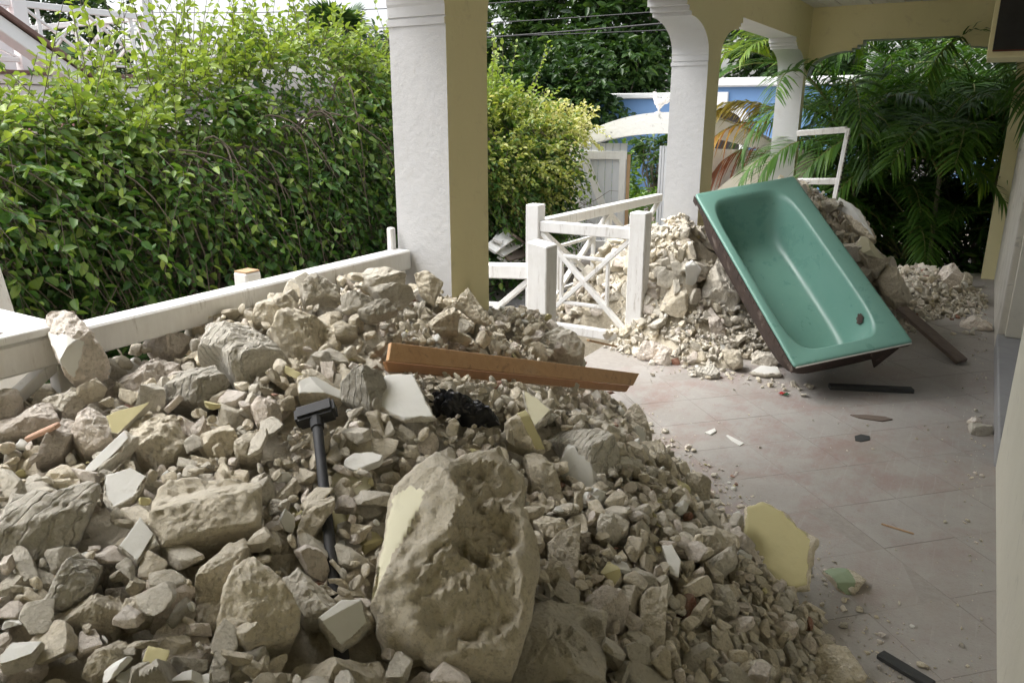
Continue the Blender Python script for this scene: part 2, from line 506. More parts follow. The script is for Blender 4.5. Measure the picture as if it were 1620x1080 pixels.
def floor_mat(name, tile):
    m, n, l, b = nt(name)
    v = coord(n, 'World')
    oi = n.new('ShaderNodeObjectInfo')
    dust = mix(n, l, noise(n, l, v, 5, 8, 0.7), (0.45, 0.43, 0.405), (0.315, 0.298, 0.275))
    if tile:
        red = mix(n, l, noise(n, l, v, 14, 8, 0.7), (0.27, 0.135, 0.11), (0.33, 0.205, 0.175))
        rub = noise(n, l, scaled(n, l, v, (1.0, 0.7, 1)), 3.6, 10, 0.78, 0.15)
        wear = ramp(n, l, mathn(n, l, 'ADD', rub, mathn(n, l, 'MULTIPLY', oi.outputs['Random'], 0.07)), [(0.50, 0.0), (0.68, 0.85)])
        geo = n.new('ShaderNodeVectorMath')
        geo.operation = 'DISTANCE'
        l.new(v, geo.inputs[0])
        geo.inputs[1].default_value = (-0.95, 3.9, 0)
        near = ramp(n, l, mathn(n, l, 'MULTIPLY', geo.outputs['Value'], 0.4), [(0.2, 0.65), (0.55, 0.30), (0.9, 0.10)])
        c_ = mix(n, l, mathn(n, l, 'MULTIPLY', wear, near), dust, red)
        dirt = ramp(n, l, noise(n, l, v, 24, 8, 0.8, 0.5), [(0.62, 0.0), (0.70, 1.0)])
        c_ = mix(n, l, mathn(n, l, 'MULTIPLY', dirt, 0.5), c_, (0.20, 0.15, 0.12))
        soft = ramp(n, l, noise(n, l, v, 1.7, 6, 0.6, 0.3), [(0.5, 0.0), (0.75, 0.45)])
        c_ = mix(n, l, soft, c_, (0.30, 0.255, 0.205))
        rt_ = n.new('ShaderNodeMapping')
        rt_.inputs['Rotation'].default_value = (0, 0, 0.6)
        rt_.inputs['Scale'].default_value = (60, 2.5, 1)
        l.new(v, rt_.inputs['Vector'])
        scr = ramp(n, l, noise(n, l, rt_.outputs[0], 1.0, 4, 0.6, 0.4), [(0.60, 0.0), (0.70, 0.35)])
        c_ = mix(n, l, scr, c_, (0.46, 0.44, 0.42))
        gr = ramp(n, l, noise(n, l, v, 55, 8, 0.85), [(0.56, 0.0), (0.66, 0.6)])
        c_ = mix(n, l, gr, c_, (0.22, 0.19, 0.165))
    else:
        c_ = mix(n, l, noise(n, l, v, 30, 6, 0.7), (0.44, 0.42, 0.39), (0.24, 0.215, 0.19))
    l.new(c_, b.inputs['Base Color'])
    b.inputs['Roughness'].default_value = 0.8
    b.inputs['Specular IOR Level'].default_value = 0.25
    p = bump(n, l, b, noise(n, l, v, 90, 6, 0.7), 0.003, 0.6)
    bump(n, l, b, noise(n, l, v, 6, 4, 0.5), 0.01, 0.3, p)
    return m
fl = MB().box(-2.2, 0.30, -1.6, 9.4, GZ, -0.0007)
porch_floor = tag(fl.build('porch_floor', floor_mat('floor_bed', False)), kind='structure')
FO = np.array(porch_floor.location)
tm = floor_mat('dusty_red_tile', True)
TS, TG = 0.336, 0.0024
tile_me = None
c45 = math.sqrt(0.5)
org = np.array((-1.305, 4.235))
h = TS / 2 - TG / 2
tb = [(-h, -h), (h, -h), (h, h), (-h, h)]
bm = bmesh.new()
lo = [bm.verts.new((x, y, -0.006)) for x, y in tb]
hi = [bm.verts.new((x * 0.994, y * 0.994, 0.0)) for x, y in tb]
bm.faces.new(hi)
for i in range(4):
    bm.faces.new((lo[i], lo[(i + 1) % 4], hi[(i + 1) % 4], hi[i]))
tile_me = bpy.data.meshes.new('floor_tile')
bm.to_mesh(tile_me)
bm.free()
tile_me.materials.append(tm)
for i in range(-26, 26):
    for j in range(-26, 26):
        cxy = org + TS * ((i + 0.5) * np.array((c45, c45)) + (j + 0.5) * np.array((c45, -c45)))
        if -1.95 < cxy[0] < 0.47 and 1.2 < cxy[1] < 9.25:
            o = bpy.data.objects.new('floor_tile', tile_me)
            col.objects.link(o)
            o.parent = porch_floor
            o.location = (cxy[0] - FO[0], cxy[1] - FO[1], random.uniform(-0.0006, 0.0006) - FO[2])
            o.rotation_euler = (random.gauss(0, 0.0015), random.gauss(0, 0.0015), R(45))

# ------------------------------------------------------------------ the porch of the house
porch = empty('porch_building', (0.26, 4, 0), 'yellow and white arched porch of the house with dusty tiled floor', 'building')
IMP, SOF, CEIL = 1.985, 2.345, 2.68
COLS = [(-0.98, -0.70), (2.50, 2.78), (5.68, 5.96), (8.99, 9.13)]
def haunch():
    p = [(0.0, 0.0), (0.006, 0.004), (0.006, 0.04), (0.010, 0.05)]
    for k in range(1, 31):
        a = math.pi / 2 * k / 30
        p.append((0.010 + 0.415 * (1 - math.cos(a)), 0.05 + 0.21 * math.sin(a)))
    return p + [(0.425, 0.285), (0.475, 0.285), (0.475, 0.315), (0.525, 0.315), (0.525, 0.36)]
HP = haunch()
def arch_outline(bays, top, u0, u1):
    """bottom contour of a wall over several openings: (u, z), then closed along the top"""
    pts = [(u0, IMP)] if abs(bays[0][0] - u0) > 1e-6 else []
    for a, b in bays:
        pts += [(a + s_, IMP + r_) for s_, r_ in HP]
        pts += [(b - s_, IMP + r_) for s_, r_ in HP[::-1]]
    if abs(bays[-1][1] - u1) > 1e-6:
        pts.append((u1, IMP))
    return pts + [(u1, top), (u0, top)]
def wall_from_outline(name, pts, fixed, axis, d, mats, pick, parent):
    """extrude an outline; faces pick a material by their normal"""
    bm = bmesh.new()
    def P(u, z, w):
        return (w, u, z) if axis == 'y' else (u, w, z)
    A = [bm.verts.new(P(u, z, fixed)) for u, z in pts]
    B = [bm.verts.new(P(u, z, fixed + d)) for u, z in pts]
    n = len(pts)
    bm.faces.new(A)
    bm.faces.new(B[::-1])
    for i in range(n):
        bm.faces.new((A[i], B[i], B[(i + 1) % n], A[(i + 1) % n]))
    bmesh.ops.recalc_face_normals(bm, faces=bm.faces)
    for f in bm.faces:
        f.material_index = pick(f.normal)
    bmesh.ops.triangulate(bm, faces=[f for f in bm.faces if len(f.verts) > 4])
    off = Vector(parent.location)
    bmesh.ops.translate(bm, verts=bm.verts, vec=-off)
    me = bpy.data.meshes.new(name)
    bm.to_mesh(me)
    bm.free()
    return link(name, me, mats, parent)
bays = [(COLS[i][1], COLS[i + 1][0]) for i in range(3)]
wall_from_outline('arcade_wall', arch_outline(bays, CEIL + 0.3, -1.4, 9.128), XI, 'y', XO - XI, [M['white_wall'], M['yellow_wall']],
                  lambda nn: 1 if nn.x > 0.9 else 0, porch)
for k, (a, b) in enumerate(COLS[1:]):
    mb = MB()
    mb.box(XO, XI - 0.0015, a, b, -0.4, IMP)
    # inner face sheet in yellow, a hair proud
    o = mb.build('column', [M['white_wall'], M['yellow_wall']], porch)
    for p in o.data.polygons:
        if p.normal.x > 0.9:
            p.material_index = 1
    # impost mouldings
    cm = MB()
    cm.box(XO - 0.006, XI - 0.003, a - 0.005, b + (0.005 if b < 9 else -0.002), IMP - 0.028, IMP - 0.004)
    cb = cm.build('impost_moulding', [M['white_wall'], M['yellow_wall']], o)
    for p in cb.data.polygons:
        if p.normal.x > 0.9:
            p.material_index = 1
# end wall with its arched opening
wall_from_outline('end_wall', arch_outline([(XI + 0.0, 0.14)], CEIL + 0.3, XI, 0.26), YE, 'x', 0.24, [M['white_wall'], M['yellow_wall']],
                  lambda nn: 1 if nn.y < -0.9 else 0, porch)
pm = MB().box(0.14, 0.262, YE + 0.002, YE + 0.24, -0.1, IMP)
o = pm.build('end_post', [M['yellow_wall']], porch)
# ceiling boards
w = (0.26 + 1.78) / 14
for i in range(14):
    cbm = MB().box(XI + 0.003 + i * w, XI + (i + 1) * w - 0.006, -1.4, YE - 0.004, CEIL - (0.002 if i % 2 else 0), CEIL + 0.02)
    cbm.build('ceiling_board', M['ceiling'], porch, 0.003)
MB().box(-2.3, 3.0, -1.5, 9.75, CEIL + 0.31, CEIL + 0.5).build('roof', M['white_trim'], porch)
# house wall on the right: near wall, doorway with step, far wall
MB().box(0.262, 0.46, -1.6, 4.12, -0.05, CEIL + 0.3).build('house_wall', M['house_wall'], porch, 0.006)
MB().box(0.258, 0.46, 6.30, YE - 0.003, -0.05, CEIL + 0.3).build('house_wall', M['worn_wall'], porch, 0.006)
MB().box(0.262, 0.46, 4.122, 6.298, 2.1, CEIL + 0.3).build('house_wall', M['house_wall'], porch)
MB().box(0.254, 0.46, 4.12, 6.298, -0.05, 0.13).build('door_step', M['step'], porch, 0.008)
dd = MB().box(0.40, 0.45, 4.2, 6.22, 0.135, 2.08).build('door', M['door_grey'], porch, 0.004)
MB().box(0.30, 0.398, 6.215, 6.296, 0.133, 2.09).build('door_jamb', M['house_wall'], porch, 0.004)
MB().box(0.385, 0.399, 5.1, 5.14, 0.14, 2.07).build('door_stile', M['house_wall'], porch, 0.003)
MB().box(-2.3, 0.46, -0.98, -0.70, -0.4, CEIL + 0.3).build('unseen_back_wall', M['yellow_wall'], porch)  # unseen; pulled close behind the camera to block light on the near heap
MB().box(0.462, 3.0, -1.75, 9.6, -0.4, CEIL + 0.3).build('house_body', M['house_wall'], porch)

# black cabinet under the ceiling, on the house wall
cab = empty('wall_cabinet', (0.1, 5.1, 1.95), 'black panel in a yellow frame high on the house wall', 'wall cabinet')
MB().box(-0.075, 0.257, 5.0, 5.5, 1.915, 2.66).build('cabinet_body', M['yellow_wall'], cab, 0.004)
MB().box(-0.052, 0.252, 4.985, 4.999, 1.945, 2.64).build('panel', M['black_metal'], cab, 0.003)
for k in range(5):
    MB().box(0.085, 0.125, 4.981, 4.9845, 2.075 + k * 0.032, 2.079 + k * 0.032).build('brass_slot', flat_mat('brass_slot', (0.35, 0.25, 0.08), 0.5), cab)
MB().box(-0.052, 0.252, 4.982, 4.9845, 1.946, 1.952).build('rust_line', flat_mat('rust_line', (0.16, 0.04, 0.025), 0.8), cab)

# ------------------------------------------------------------------ railings and gate posts
def railing(name, p0, p1, z0, z1, npan, label, group, rail_w=0.085, inner=True, parent=None):
    """white Chippendale railing: top and bottom rail, and in each panel a cross with a square in it"""
    p0, p1 = np.array(p0, float), np.array(p1, float)
    d = p1 - p0
    root = parent or empty(name, (*((p0 + p1) / 2)[:2], 0), label, 'railing', group)
    t = d / np.linalg.norm(d)
    up = np.array((0, 0, 1.0))
    sl = d[2] * 0
    def P(s_, z):
        q = p0 + d * s_
        return np.array((q[0], q[1], q[2] + z))
    MB().bar(P(0, z1 - 0.04), P(1, z1 - 0.04), rail_w, 0.08).build('top_rail', M['paint_wood'], root, 0.006)
    MB().bar(P(0, z0 + 0.035), P(1, z0 + 0.035), 0.06, 0.07).build('bottom_rail', M['paint_wood'], root, 0.005)
    zb, zt = z0 + 0.075, z1 - 0.085
    for k in range(npan):
        a, b = k / npan, (k + 1) / npan
        e = 0.006
        nn = np.cross(t, up)
        MB().bar(P(a + e, zb), P(b - e, zt), 0.030, 0.045, nn).build('cross_brace', M['paint_wood'], root, 0.003)
        MB().bar(P(a + e, zt) + nn * 0.004, P(b - e, zb) + nn * 0.004, 0.034, 0.045, nn).build('cross_brace', M['paint_wood'], root, 0.003)
        if inner:
            c1, c2 = a + (b - a) * 0.24, a + (b - a) * 0.76
            ya, yb = zb + (zt - zb) * 0.24, zb + (zt - zb) * 0.76
            q = nn * -0.003
            for (s0, h0, s1, h1) in ((c1, ya, c2, ya), (c1, yb, c2, yb), (c1, ya, c1, yb), (c2, ya, c2, yb)):
                MB().bar(P(s0, h0) + q, P(s1, h1) + q, 0.022, 0.036, nn).build('square_bar', M['paint_wood'], root, 0.003)
        if k:
            MB().bar(P(a, zb), P(a, zt), 0.04, 0.05, nn).build('stile', M['paint_wood'], root, 0.003)
    return root
G_R = 'white porch railings'
railing('porch_railing', (-2.02, -0.40, 0), (-2.02, 2.494, 0), 0.12, 1.10, 2, 'long white railing between hedge and rubble with scuffed top rail', G_R)
def post(name, x, y, z0, z1, w, label, top='flat', end_grain=False):
    root = empty(name, (x, y, z0), label, 'post', 'white square wooden posts')
    m = MB().box(x - w / 2, x + w / 2, y - w / 2, y + w / 2, z0, z1)
    if top == 'slant':
        m.v = [(a, b, c + (0.02 if c == z1 and a < x else 0)) for a, b, c in m.v]
    m.build('shaft', M['paint_wood'], root, 0.006)
    if end_grain:
        MB().box(x - w / 2 + .004, x + w / 2 - .004, y - w / 2 + .004, y + w / 2 - .004, z1 + .0005, z1 + .006).build('end_grain', M['raw_wood'], root)
    return root
post('gate_post', -2.0, 5.09, -0.35, 0.975, 0.12, 'tall white post right of the crossed gate panel, beside the rubble')
post('gate_post', -2.02, 3.70, -0.35, 0.945, 0.125, 'shorter white post in front of the crossed panel, at the edge of the heap', 'slant')
post('gate_post', -2.84, 5.09, GZ, 0.98, 0.11, 'white post standing behind the shorter post, where two rails meet')
post('gate_post', -2.055, 2.465, 0.0, 1.19, 0.03, 'white post end showing left of the big near column')
post('gate_post', -2.42, 2.02, GZ, 1.045, 0.075, 'white stub post with bare wood top just beyond the long rail', end_grain=True)
railing('crossed_gate', (-2.785, 5.09, 0), (-2.062, 5.09, 0), 0.02, 0.86, 1, 'white crossed gate panel between two posts with rubble behind it', G_R, 0.07)
railing('garden_railing', (-2.84, 5.15, 0), (-2.93, 7.95, -0.06), 0.0, 0.86, 2, 'white railing behind the gate panel running off towards the garden gate', G_R)
railing('garden_railing', (-2.95, 3.74, -0.08), (-2.085, 3.70, 0), 0.02, 0.83, 1, 'short low white railing between the near column and the shorter post', G_R)

# ------------------------------------------------------------------ bathtub
def sup(t, hw, hl, p):
    c, s_ = math.cos(t), math.sin(t)
    return (hw * math.copysign(abs(c) ** (2 / p), c), hl * math.copysign(abs(s_) ** (2 / p), s_))
def bathtub():
    BL, BR = np.array((-0.781, 4.529, 0.212)), np.array((-0.207, 5.014, 0.328))
    L, W = 1.6, 0.76
    u = unit(BR - BL)
    v = np.array((-0.604, 0.584, 0.542))
    v = unit(v - u * (u @ v))
    n_ = np.cross(u, v)
    root = empty('bathtub', BL, 'sea green enamel bathtub tipped up on the rubble by the far column', 'bathtub')
    N = 240
    def P(x, y, z):
        return BL + u * x + v * y + n_ * z - np.array(root.location)
    cx = W / 2
    rings = []
    # (half width, y low, y high, exponent, depth): the drain end is at low y
    prof = [(0.300, 0.085, 1.52, 6.0, 0.0), (0.293, 0.092, 1.51, 6.0, -0.004), (0.283, 0.102, 1.495, 5.7, -0.016), (0.277, 0.110, 1.48, 5.5, -0.04),
            (0.266, 0.124, 1.44, 5.2, -0.12), (0.253, 0.140, 1.385, 5.0, -0.21), (0.238, 0.160, 1.33, 4.8, -0.275), (0.217, 0.185, 1.29, 4.5, -0.312),
            (0.186, 0.22, 1.25, 4.2, -0.328), (0.10, 0.34, 1.12, 3.5, -0.333), (0.03, 0.6, 0.85, 3, -0.335), (0.001, 0.72, 0.73, 3, -0.335)]
    cxb = cx - 0.032                                      # the basin sits off-centre: narrow rim on one side, broad on the other
    def ring(hw, y0, y1, p, z, c0=None):
        c0 = cx if c0 is None else c0
        out = []
        for k in range(N):
            x, y = sup(2 * math.pi * k / N, hw, (y1 - y0) / 2, p)
            out.append(P(c0 + x, (y0 + y1) / 2 + y, z))
        return out
    V, Q = [], []
    def outer(mx, z, r=0.02, y0=0.0, y1=L):
        out = []
        for k in range(N):
            x, y = sup(2 * math.pi * k / N, W / 2 - mx, (y1 - y0) / 2 - mx, 60)
            out.append(P(cx + x, (y0 + y1) / 2 + y, z))
        return out
    layers = [outer(0.0, -0.012), outer(0.0, -0.003), outer(0.006, 0.003), outer(0.02, 0.002)] + [ring(*q, cxb) for q in prof]
    for lyr in layers:
        V += lyr
    for i in range(len(layers) - 1):
        for k in range(N):
            Q.append((i * N + k, i * N + (k + 1) % N, (i + 1) * N + (k + 1) % N, (i + 1) * N + k))
    me = mesh_np('enamel_basin', V, quads=Q, smooth=True)
    m, n, l, b = nt('sea_green_enamel')
    cv = coord(n, 'Object')
    f = noise(n, l, cv, 4, 8, 0.7, 0.3)
    d = noise(n, l, cv, 40, 8, 0.8)
    c_ = mix(n, l, ramp(n, l, f, [(0.3, 0.0), (0.75, 1.0)]), (0.155, 0.325, 0.270), (0.18, 0.36, 0.30))
    c_ = mix(n, l, mathn(n, l, 'MULTIPLY', ramp(n, l, d, [(0.55, 0.0), (0.75, 1.0)]), 0.22), c_, (0.40, 0.44, 0.37))
    l.new(c_, b.inputs['Base Color'])
    l.new(ramp(n, l, f, [(0.3, 0.22), (0.7, 0.42)]), b.inputs['Roughness'])
    bump(n, l, b, d, 0.0006, 0.3)
    link('enamel_basin', me, m, root)
    # rusty iron shell and skirt below the rim
    V, Q = [], []
    sh = [outer(0.003, -0.013), outer(0.001, -0.032), outer(0.012, -0.034), ring(0.374, 0.02, 1.57, 12, -0.038), ring(0.374, 0.03, 1.55, 10, -0.10), ring(0.362, 0.06, 1.50, 8, -0.19), ring(0.315, 0.11, 1.42, 6, -0.28),
          ring(0.235, 0.17, 1.33, 4.5, -0.325), ring(0.19, 0.22, 1.27, 4, -0.352), ring(0.05, 0.5, 0.9, 3, -0.358)]
    for lyr in sh:
        V += lyr
    for i in range(len(sh) - 1):
        for k in range(N):
            Q.append((i * N + k, (i + 1) * N + k, (i + 1) * N + (k + 1) % N, i * N + (k + 1) % N))
    me = mesh_np('iron_shell', V, quads=Q, smooth=True)
    link('iron_shell', me, M['rust'], root)
    # torn grey flange on the left edge, overflow hole, foot bracket
    fm = MB()
    for k in range(26):
        y0, y1 = k * L / 26, (k + 0.93) * L / 26
        w_ = 0.030 + 0.022 * random.random()
        a = P(-0.002, y0, -0.014) + root.location
        fm.frame(a, v * (y1 - y0), n_ * -w_, -u * 0.004)
    fm.build('torn_edge_strip', M['rust'], root)
    MB().frame(P(0.01, -0.0045, -0.013) + root.location, u * (W - 0.02), v * 0.004, n_ * 0.010).build('chipped_rim_edge', M['chip_white'], root)
    ov = MB()
    def on_wall(y, z):
        zs_ = [q_[4] for q_ in prof][::-1]
        hw, y0, y1, pe = (float(np.interp(z, zs_, [q_[j] for q_ in prof][::-1])) for j in range(4))
        ty = abs((y - (y0 + y1) / 2) / ((y1 - y0) / 2))
        return P(cxb + hw * (1 - ty ** pe) ** (1 / pe), y, z) + root.location
    rimp, cenp = [], []
    for k in range(28):
        t = 2 * math.pi * k / 28
        r_ = 0.033 * (1 + 0.25 * math.sin(7 * t) * random.random())
        rimp.append(on_wall(0.30 + r_ * math.cos(t), -0.085 + r_ * 1.1 * math.sin(t)) - u * 0.008 + n_ * 0.004)
        cenp.append(on_wall(0.30 + 0.4 * r_ * math.cos(t), -0.085 + 0.44 * r_ * math.sin(t)) - u * 0.010 + n_ * 0.004)
    ov.add(rimp + cenp, [(k, (k + 1) % 28, 28 + (k + 1) % 28, 28 + k) for k in range(28)] + [tuple(28 + k for k in range(28))])
    ov.build('overflow_hole', M['rust'], root)
    fb = MB()
    q0, q1, q2 = (P(0.50, 0.004, -0.045), P(0.69, 0.004, -0.045), P(0.61, 0.03, -0.25))
    loc = np.array(root.location)
    fb.add([q0 + loc, q1 + loc, q2 + loc, q0 + v * 0.012 + loc, q1 + v * 0.012 + loc, q2 + v * 0.012 + loc], [(0, 1, 2), (3, 5, 4), (0, 3, 4, 1), (1, 4, 5, 2), (2, 5, 3, 0)])
    fb.build('foot_bracket', M['rust'], root, 0.004)
    return root, (BL, u, v, n_)
tub, TUBF = bathtub()

# ------------------------------------------------------------------ rubble: shape of the heaps
GX0, GY0, RES = -3.05, -0.7, 0.0125
NX, NY = int((0.32 - GX0) / RES), int((9.3 - GY0) / RES)
gx, gy = np.meshgrid(GX0 + (np.arange(NX) + 0.5) * RES, GY0 + (np.arange(NY) + 0.5) * RES, indexing='ij')
BASE = np.where(gx > -2.2, 0.0, GZ)
TOE = np.array([(0.02, -0.8), (0.03, 0.9), (0.0, 1.8), (-0.10, 2.25), (-0.36, 2.68), (-0.74, 3.0), (-1.05, 3.3), (-1.45, 3.62), (-1.8, 3.86), (-2.3, 4.05)])
def poly_dist(px_, py_, P):
    dmin = np.full(px_.shape, 1e9)
    for (ax, ay), (bx, by) in zip(P[:-1], P[1:]):
        t = np.clip(((px_ - ax) * (bx - ax) + (py_ - ay) * (by - ay)) / ((bx - ax) ** 2 + (by - ay) ** 2), 0, 1)
        dmin = np.minimum(dmin, np.hypot(px_ - ax - t * (bx - ax), py_ - ay - t * (by - ay)))
    return dmin
def in_poly(x, y, P):
    ins = np.zeros(np.shape(x), bool)
    n = len(P)
    for i in range(n):
        (x1, y1), (x2, y2) = P[i], P[(i + 1) % n]
        c_ = ((y1 > y) != (y2 > y)) & (x < (x2 - x1) * (y - y1) / ((y2 - y1) if y2 != y1 else 1e-9) + x1)
        ins ^= c_
    return ins
ins = in_poly(gx, gy, list(map(tuple, TOE)) + [(-4, 4.05), (-4, -0.8)])
d_ = np.where(ins, poly_dist(gx, gy, TOE), 0)
T1 = 0.98 * np.tanh(0.93 * d_ / 0.98) + 0.17 * np.exp(-((gx + 1.75) / 0.38) ** 2 - ((gy - 1.95) / 0.55) ** 2) * (d_ > 0)
T1 = T1 + (0.20 * np.exp(-((gx + 1.62) / 0.34) ** 2 - ((gy - 2.98) / 0.36) ** 2) + 0.07 * np.exp(-((gx + 1.58) / 0.26) ** 2 - ((gy - 2.38) / 0.28) ** 2)) * np.clip(d_ / 0.2, 0, 1)
T1 = T1 - np.clip((-2.06 - gx) / 0.35, 0, 1) * 1.6 - 0.10 * np.clip(1.0 - gy, 0, 1) * np.clip(-1.2 - gx, 0, 1)
T1 = np.where(ins, T1, -1)
def hill(a, x, y, sx, sy):
    return a * np.exp(-((gx - x) / sx) ** 2 - ((gy - y) / sy) ** 2)
T2 = hill(1.15, -1.42, 6.55, 0.62, 0.95) + hill(0.72, -2.35, 5.75, 0.45, 0.45) + hill(0.62, -1.80, 5.42, 0.34, 0.40) + hill(0.42, -0.80, 6.7, 0.35, 0.5) + hill(0.30, -0.35, 8.0, 0.55, 0.9) + hill(0.10, -1.45, 4.95, 0.5, 0.12) - 0.07
T2 = np.where((gx < -2.2) & (gy < 5.3), -1, T2)
# leave the tub its room
BLt, ut, vt, nt_ = TUBF
den = nt_[2]
rimz = BLt[2] - (nt_[0] * (gx - BLt[0]) + nt_[1] * (gy - BLt[1])) / den
la, lb = (gx - BLt[0]) * ut[0] + (gy - BLt[1]) * ut[1], 0
MUV = np.linalg.inv(np.array([[ut[0], vt[0]], [ut[1], vt[1]]]))
ca, cb_ = MUV[0, 0] * (gx - BLt[0]) + MUV[0, 1] * (gy - BLt[1]), MUV[1, 0] * (gx - BLt[0]) + MUV[1, 1] * (gy - BLt[1])
under = (ca > -0.03) & (ca < 0.80) & (cb_ > -0.05) & (cb_ < 1.66)
T2 = np.where(under, np.minimum(T2, rimz - 0.50), T2)
TUBCELL = under
T = np.maximum(T1, T2)
P3 = np.stack([gx.ravel(), gy.ravel(), np.zeros(gx.size)], 1)
nz = vnoise(P3, 3.2, 3, 3).reshape(gx.shape)
T = T + 0.045 * nz * np.clip((T - BASE) / 0.25, 0, 1)
HEAP = T > BASE + 0.025
def cell(x, y):
    return (np.clip(((np.asarray(x) - GX0) / RES).astype(int), 0, NX - 1), np.clip(((np.asarray(y) - GY0) / RES).astype(int), 0, NY - 1))
def march(px_, py_, field, lift=0.0):
    d = ray(px_, py_)
    for t in np.arange(0.6, 12, 0.01):
        p = CAM + d * t
        i, j = cell(p[0], p[1])
        if p[2] <= max(field[i, j], BASE[i, j]) + lift:
            return p
    return CAM + d * 3
# fines: the dust and crumbs that fill the heap between the chunks
ST = 2
fx, fy, fT = gx[::ST, ::ST], gy[::ST, ::ST], T[::ST, ::ST]
fP = np.stack([fx.ravel(), fy.ravel(), fT.ravel()], 1)
fz = fT - 0.085 + 0.02 * vnoise(fP, 14, 8, 4).reshape(fT.shape)
fz = np.where(fT > BASE[::ST, ::ST] + 0.02, np.maximum(fz, BASE[::ST, ::ST] - 0.02), BASE[::ST, ::ST] - 0.03)
n0, n1 = fx.shape
idx = np.arange(n0 * n1).reshape(n0, n1)
q = np.stack([idx[:-1, :-1].ravel(), idx[1:, :-1].ravel(), idx[1:, 1:].ravel(), idx[:-1, 1:].ravel()], 1)
keep = (fz.ravel()[q] > BASE[::ST, ::ST].ravel()[q] - 0.01).any(1)
q = q[keep]
FV = np.stack([fx.ravel(), fy.ravel(), fz.ravel()], 1)
used, inv_ = np.unique(q, return_inverse=True)
me = mesh_np('rubble_dust', FV[used], quads=inv_.reshape(q.shape), smooth=True)
tag(link('rubble_dust', me, M['fines']), kind='stuff')

# ------------------------------------------------------------------ rubble: the pieces one can pick out in the photograph
Hh = np.maximum(BASE, T - 0.085)
Hh = np.where(np.abs(gx + 1.915) < 0.14, np.where(((gy > 2.5) & (gy < 2.78)) | ((gy > 5.68) & (gy < 5.96)), 9.0, Hh), Hh)   # columns stand here
LAND = []
HEROCELL = np.zeros(gx.shape, bool)
def cross_resample(poly, N):
    P = np.array(poly, float)
    seg = np.linalg.norm(np.roll(P, -1, 0) - P, axis=1)
    cum = np.concatenate([[0], np.cumsum(seg)])
    s_ = np.linspace(0, cum[-1], N, endpoint=False)
    for c_ in cum[:-1]:                                  # keep the corners
        s_[np.argmin(np.abs(s_ - c_))] = c_
    s_.sort()
    k = np.clip(np.searchsorted(cum, s_, 'right') - 1, 0, len(P) - 1)
    f = ((s_ - cum[k]) / np.maximum(seg[k], 1e-9))[:, None]
    return P[k] * (1 - f) + np.roll(P, -1, 0)[k] * f
FR = np.concatenate([np.linspace(0, 0.9, 25), [0.93, 0.955, 0.98, 1.0]])
HERO_N = 0
